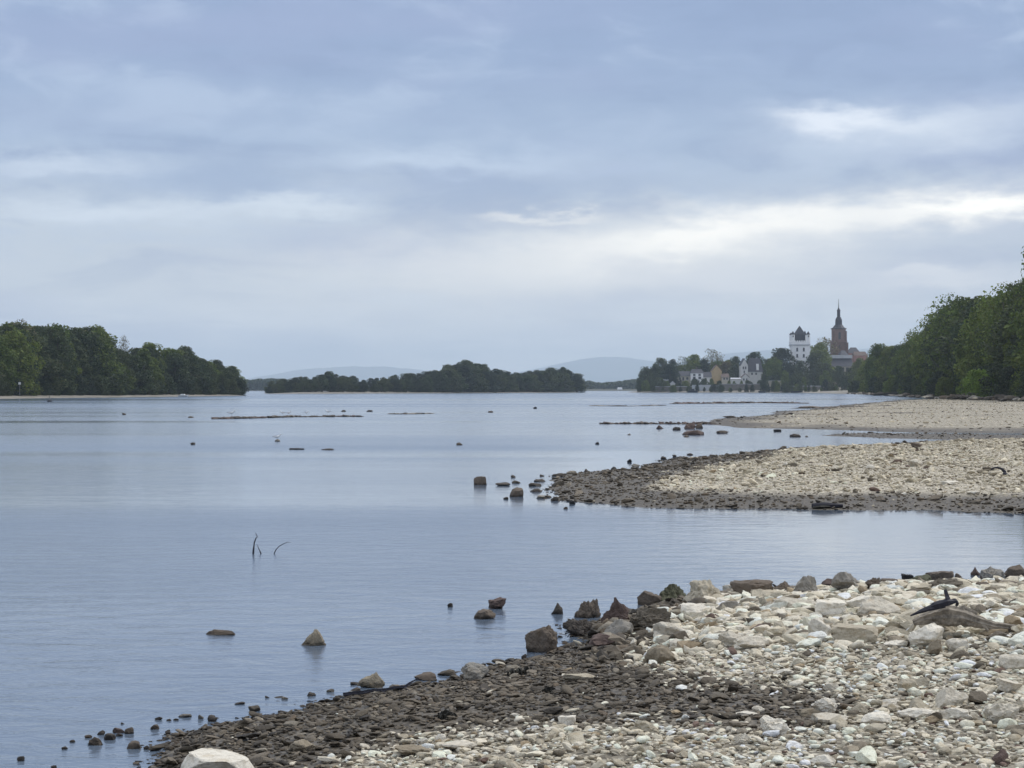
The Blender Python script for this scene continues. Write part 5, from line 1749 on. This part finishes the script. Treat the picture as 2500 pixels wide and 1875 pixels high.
# moored boats
def boat(px, py, L, H, mat, label, d, cabin=None):
    e = empty('moored_boat', (bx(px, d), d, 0))
    props(e, label, 'boat')
    h = L / 2
    v = [(-h, -1, H * .9), (-h, 1, H * .9), (h * .75, 1.1, H), (h, 0, H * 1.15), (h * .75, -1.1, H), (-h * .9, -.8, -.2), (-h * .9, .8, -.2), (h * .7, .6, -.2), (h * .8, 0, -.2), (h * .7, -.6, -.2)]
    f = [(0, 1, 2, 3, 4), (0, 4, 9, 5), (4, 3, 8, 9), (3, 2, 7, 8), (2, 1, 6, 7), (1, 0, 5, 6)]
    MB().add(v, f).build('hull', M[mat], e)
    if cabin:
        MB().box(-h * .5, h * .25, -.8, .8, H * .8, H * 1.9).build('cabin', M[cabin], e)
boat(1692, 953, 7.0, 1.3, 'boat_dark', 'dark moored boat below the bright white house', 1415, 'boat_dark')
boat(1861, 952, 5.0, 1.1, 'boat_dark', 'small dark boat below the garden wall', 1405)
boat(1945, 951, 8.0, 1.0, 'boat_dark', 'long dark boat drawn up below the castle tower', 1390)
boat(448, 966, 3.4, 0.45, 'boat_white', 'small white boat on the beach of the nearest wooded bank', 695, 'boat_white')

# navigation sign and channel mark
d = 578.0
e = empty('river_sign', (bx(48, d), d, 1.2))
props(e, 'small white river sign on a post before the nearest wood', 'sign')
MB().box(-.06, .06, -.05, .05, -1.0, 3.2).build('post', M['post'], e)
MB().box(-.32, .32, -.10, -.06, 2.4, 3.0).build('board', M['sign_white'], e)
x, y = G(121, 981)
e = empty('channel_marker', (x, y, 0))
props(e, 'small dark channel marker standing in the water off the nearest wood', 'marker')
MB().lathe([(.5, -.2), (.5, .25), (.2, .4)], 10).build('float', M['boat_dark'], e)
MB().lathe([(.06, .3), (.05, 1.3)], 6).build('post', M['post'], e)

# town trees
GT = 'smaller trees filling in between the town houses'
for (p, top, base_, dd, st, mt, w_, lb) in [
    (1578, 899, 950, 1465, 'shrub', 'leaf_dull', .7, 'bushy tree at the very end of the town shore'),
    (1600, 892, 948, 1475, 'willow', 'leaf_dull', 1.1, 'round grey-green tree second from the end of the town shore'),
    (1613, 878, 945, 1510, 'broad', 'leaf_dull', 1.1, 'tall pale tree behind the dark one at the end of town'),
    (1636, 892, 945, 1460, 'willow', 'leaf_dark', 1.45, 'nearly black dense tree above the cream cottage'),
    (1666, 874, 940, 1520, 'sparse', 'leaf_dull', 1.1, 'light feathery tree behind the pale house'),
    (1697, 870, 938, 1515, 'broad', 'leaf', 1.2, 'green tree rising behind the bright white house'),
    (1718, 880, 936, 1510, 'willow', 'leaf_dark', 1.1, 'dark green tree beside the ochre gable'),
    (1734, 857, 936, 1540, 'sparse', 'leaf_brown', 1.15, 'tall brownish budding tree above the ochre house'),
    (1752, 872, 936, 1545, 'sparse', 'leaf_brown', 1.0, 'thin brownish tree just past the ochre gable'),
    (1775, 886, 936, 1520, 'broad', 'leaf_brown', 1.2, 'brown-green tree between ochre house and gable end'),
    (1798, 874, 936, 1560, 'broad', 'leaf_dull', 1.0, 'small round tree showing behind the gable end'),
    (1795, 890, 936, 1510, 'willow', 'leaf_dull', 1.1, 'dull green tree above the white annex'),
    (1843, 864, 936, 1530, 'broad', 'leaf_dull', 1.3, 'rounded tree behind the big slate roof'),
    (1872, 886, 940, 1505, 'willow', 'leaf', 1.2, 'green tree beside the big slate roof'),
    (1911, 855, 940, 1512, 'broad', 'leaf_dark', 1.35, 'large dark domed tree next to the castle tower'),
    (1896, 876, 945, 1490, 'willow', 'leaf', 1.2, 'leafy tree in front of the large dark domed one'),
    (1925, 888, 948, 1485, 'willow', 'leaf_dark', 1.0, 'dark tree covering the lower corner of the castle tower'),
    (1954, 884, 948, 1480, 'willow', 'leaf_dull', 1.0, 'tree covering the foot of the castle tower'),
    (1998, 842, 945, 1530, 'broad', 'leaf', 1.15, 'tall green tree between castle tower and church'),
    (2012, 828, 945, 1575, 'sparse', 'leaf_brown', 1.2, 'nearly bare tree showing sky between castle tower and church'),
    (1985, 866, 948, 1495, 'willow', 'leaf_dull', 1.1, 'tree against the side of the castle tower'),
    (2015, 890, 950, 1470, 'willow', 'leaf_dull', 1.2, 'grey-green tree in front of the nave, tower side'),
    (2048, 896, 952, 1460, 'willow', 'leaf_dull', 1.3, 'greyish willow in front of the nave'),
    (2076, 900, 952, 1440, 'willow', 'leaf_dull', 1.2, 'willow at the foot of the nave next to the tall wood'),
    (2098, 878, 952, 1430, 'willow', 'leaf', 1.1, 'green tree hiding the corner of the pink building'),
]:
    x, y = W(p, dd)
    z = z_town(x, y)
    tree('town_tree', x, y, z, Z(top, dd) - z, st, mt, lb, None, w_)
tr = random.Random(31)
for (p0, p1, n, t0, t1, d0, d1) in [(1865, 2110, 26, 905, 932, 1415, 1470), (1560, 1640, 9, 920, 938, 1440, 1470), (1640, 1870, 16, 925, 938, 1445, 1462), (1640, 1880, 15, 938, 947, 1408, 1424), (1880, 2110, 20, 926, 944, 1372, 1402), (1640, 1900, 16, 878, 900, 1535, 1600), (1560, 1660, 8, 890, 910, 1500, 1560)]:
    for i in range(n):
        p = p0 + (p1 - p0) * (i + tr.random()) / n
        dd = tr.uniform(d0, d1)
        if d1 < 1430:   # strip between the waterline and the quay
            dd = float(np.interp(p, [1545, 1700, 1900, 2060, 2200], [1440, 1425, 1400, 1360, 1320])) + tr.uniform(3, 9)
        x, y = W(p, dd)
        z = z_town(x, y)
        tree('town_bush', x, y, z, max(2.0, Z(tr.uniform(t0, t1), dd) - z), tr.choice(['willow', 'shrub', 'broad']), tr.choice(['leaf_dull', 'leaf_dark', 'leaf', 'leaf_dull']), 'small leafy tree or bush in the greenery between the town houses', GT, tr.uniform(0.8, 1.1), 'bush')

# ------------------------------------------------------------------ far woods and hills
def far_wood(px0, px1, top, d, label, seed):
    """a far hazy wood that reads as one mass: leaf clumps in one mesh"""
    rs = np.random.RandomState(seed)
    n = 5200
    p = rs.uniform(px0, px1, n)
    crown = np.array([top(v) for v in p]) + (fnoise(p * 0.12, p * 0, seed) - 0.4) * 7
    hz = np.array([Z(c, d) for c in crown])
    t = rs.rand(n) ** 0.6
    dep = rs.uniform(0, 60, n) * 1.0
    X = (p - 1250) / F * d
    P_ = np.stack([X, d + dep, np.maximum(0.4, t * hz)], 1)
    sz = rs.uniform(0.8, 2.0, n)[:, None]
    u = rs.normal(size=(n, 3))
    u /= np.linalg.norm(u, axis=1)[:, None]
    w = np.cross(u, rs.normal(size=(n, 3)))
    w /= np.linalg.norm(w, axis=1)[:, None]
    qd = np.stack([P_ - u * sz, P_ - w * sz, P_ + u * sz, P_ + w * sz], 1)
    me = bpy.data.meshes.new('far_wood')
    me.from_pydata(qd.reshape(-1, 3).tolist(), [], np.arange(n * 4).reshape(n, 4).tolist())
    at = me.attributes.new('tint', 'FLOAT_COLOR', 'POINT')
    tn = np.repeat(rs.uniform(0.7, 1.3, n), 4)
    at.data.foreach_set('color', np.stack([tn, tn, tn, np.ones_like(tn)], 1).reshape(-1).astype(np.float32))
    me.materials.append(M['leaf_dull'])
    o = bpy.data.objects.new('far_wood', me)
    COL.objects.link(o)
    props(o, label, 'wood', kind='stuff')
far_wood(540, 720, prof([(540, 930), (590, 929), (640, 925), (690, 927), (720, 930)]), 2600.0, 'far blue-grey wood on the shore between the nearest wood and the long island', 4)
far_wood(1395, 1580, prof([(1395, 934), (1430, 930), (1470, 934), (1500, 935), (1530, 930), (1580, 926)]), 2700.0, 'far blue-grey wood on the shore between the long island and the town', 5)
fs = [W(-3000, 2560), W(5500, 2560), W(5500, 9000), W(-3000, 9000)]
land_sheet('far_shore', fs, 6.0, 300.0, M['forest_floor'], 'distant wooded plain beyond the river bends', 50)


def hill(name, pts, d, label, depth=6000.0):
    """a long hill: ridge profile from picture columns and rows at its distance, rounded front and back"""
    xs = np.linspace(pts[0][0], pts[-1][0], 90)
    top = np.array([Z(v, d) for v in np.interp(xs, [a for a, b in pts], [b for a, b in pts])])
    top = np.convolve(np.pad(top, 4, 'edge'), np.ones(9) / 9, 'valid')
    top = np.maximum(top + (fnoise(xs * 0.05, xs * 0, 9) - 0.5) * 16, 1)
    v, f = [], []
    rows = 14
    for j in range(rows):
        t = j / (rows - 1)
        e = math.sin(math.pi * t) ** 0.8
        for i, xx in enumerate(xs):
            yy = d + (t - 0.5) * depth
            v.append(((xx - 1250) / F * d, yy, top[i] * e + (fnoise(np.array([xx * .03]), np.array([t * 5.0]), 19)[0] - .5) * 20 * e - 1))
    n = len(xs)
    for j in range(rows - 1):
        for i in range(n - 1):
            f.append((j * n + i, j * n + i + 1, (j + 1) * n + i + 1, (j + 1) * n + i))
    o = mesh_obj(name, v, f, M['hill'], None, True)
    props(o, label, 'hill', kind='structure')
hill('hill', [(450, 949), (560, 936), (640, 920), (720, 904), (830, 895), (950, 894), (1020, 902), (1100, 912), (1250, 925), (1400, 949)], 27000.0, 'long pale blue hill behind the long island')
hill('hill', [(1050, 949), (1200, 920), (1290, 905), (1380, 884), (1460, 871), (1530, 872), (1600, 884), (1700, 905), (1800, 949)], 28000.0, 'pale blue rounded hill just beside the town')
hill('hill', [(1500, 949), (1640, 890), (1740, 866), (1800, 858), (1900, 855), (2000, 853), (2200, 850), (2600, 860), (2900, 949)], 25000.0, 'blue hill ridge behind the town houses')

# ------------------------------------------------------------------ haze
hz_m, q = new_mat('river_haze')
pv = q.node('ShaderNodeVolumePrincipled')
pv.inputs['Color'].default_value = (0.77, 0.88, 0.98, 1)
pv.inputs['Density'].default_value = 7.5e-5
pv.inputs['Anisotropy'].default_value = 0.0
o = q.node('ShaderNodeOutputMaterial')
q.put(o.inputs['Volume'], pv.outputs[0])
hz = MB().box(-S - 500, S + 500, -900, 32500, -3.0, 540.0).build('haze', hz_m)
props(hz, 'thin blue evening haze over the river and hills', 'haze', kind='stuff')
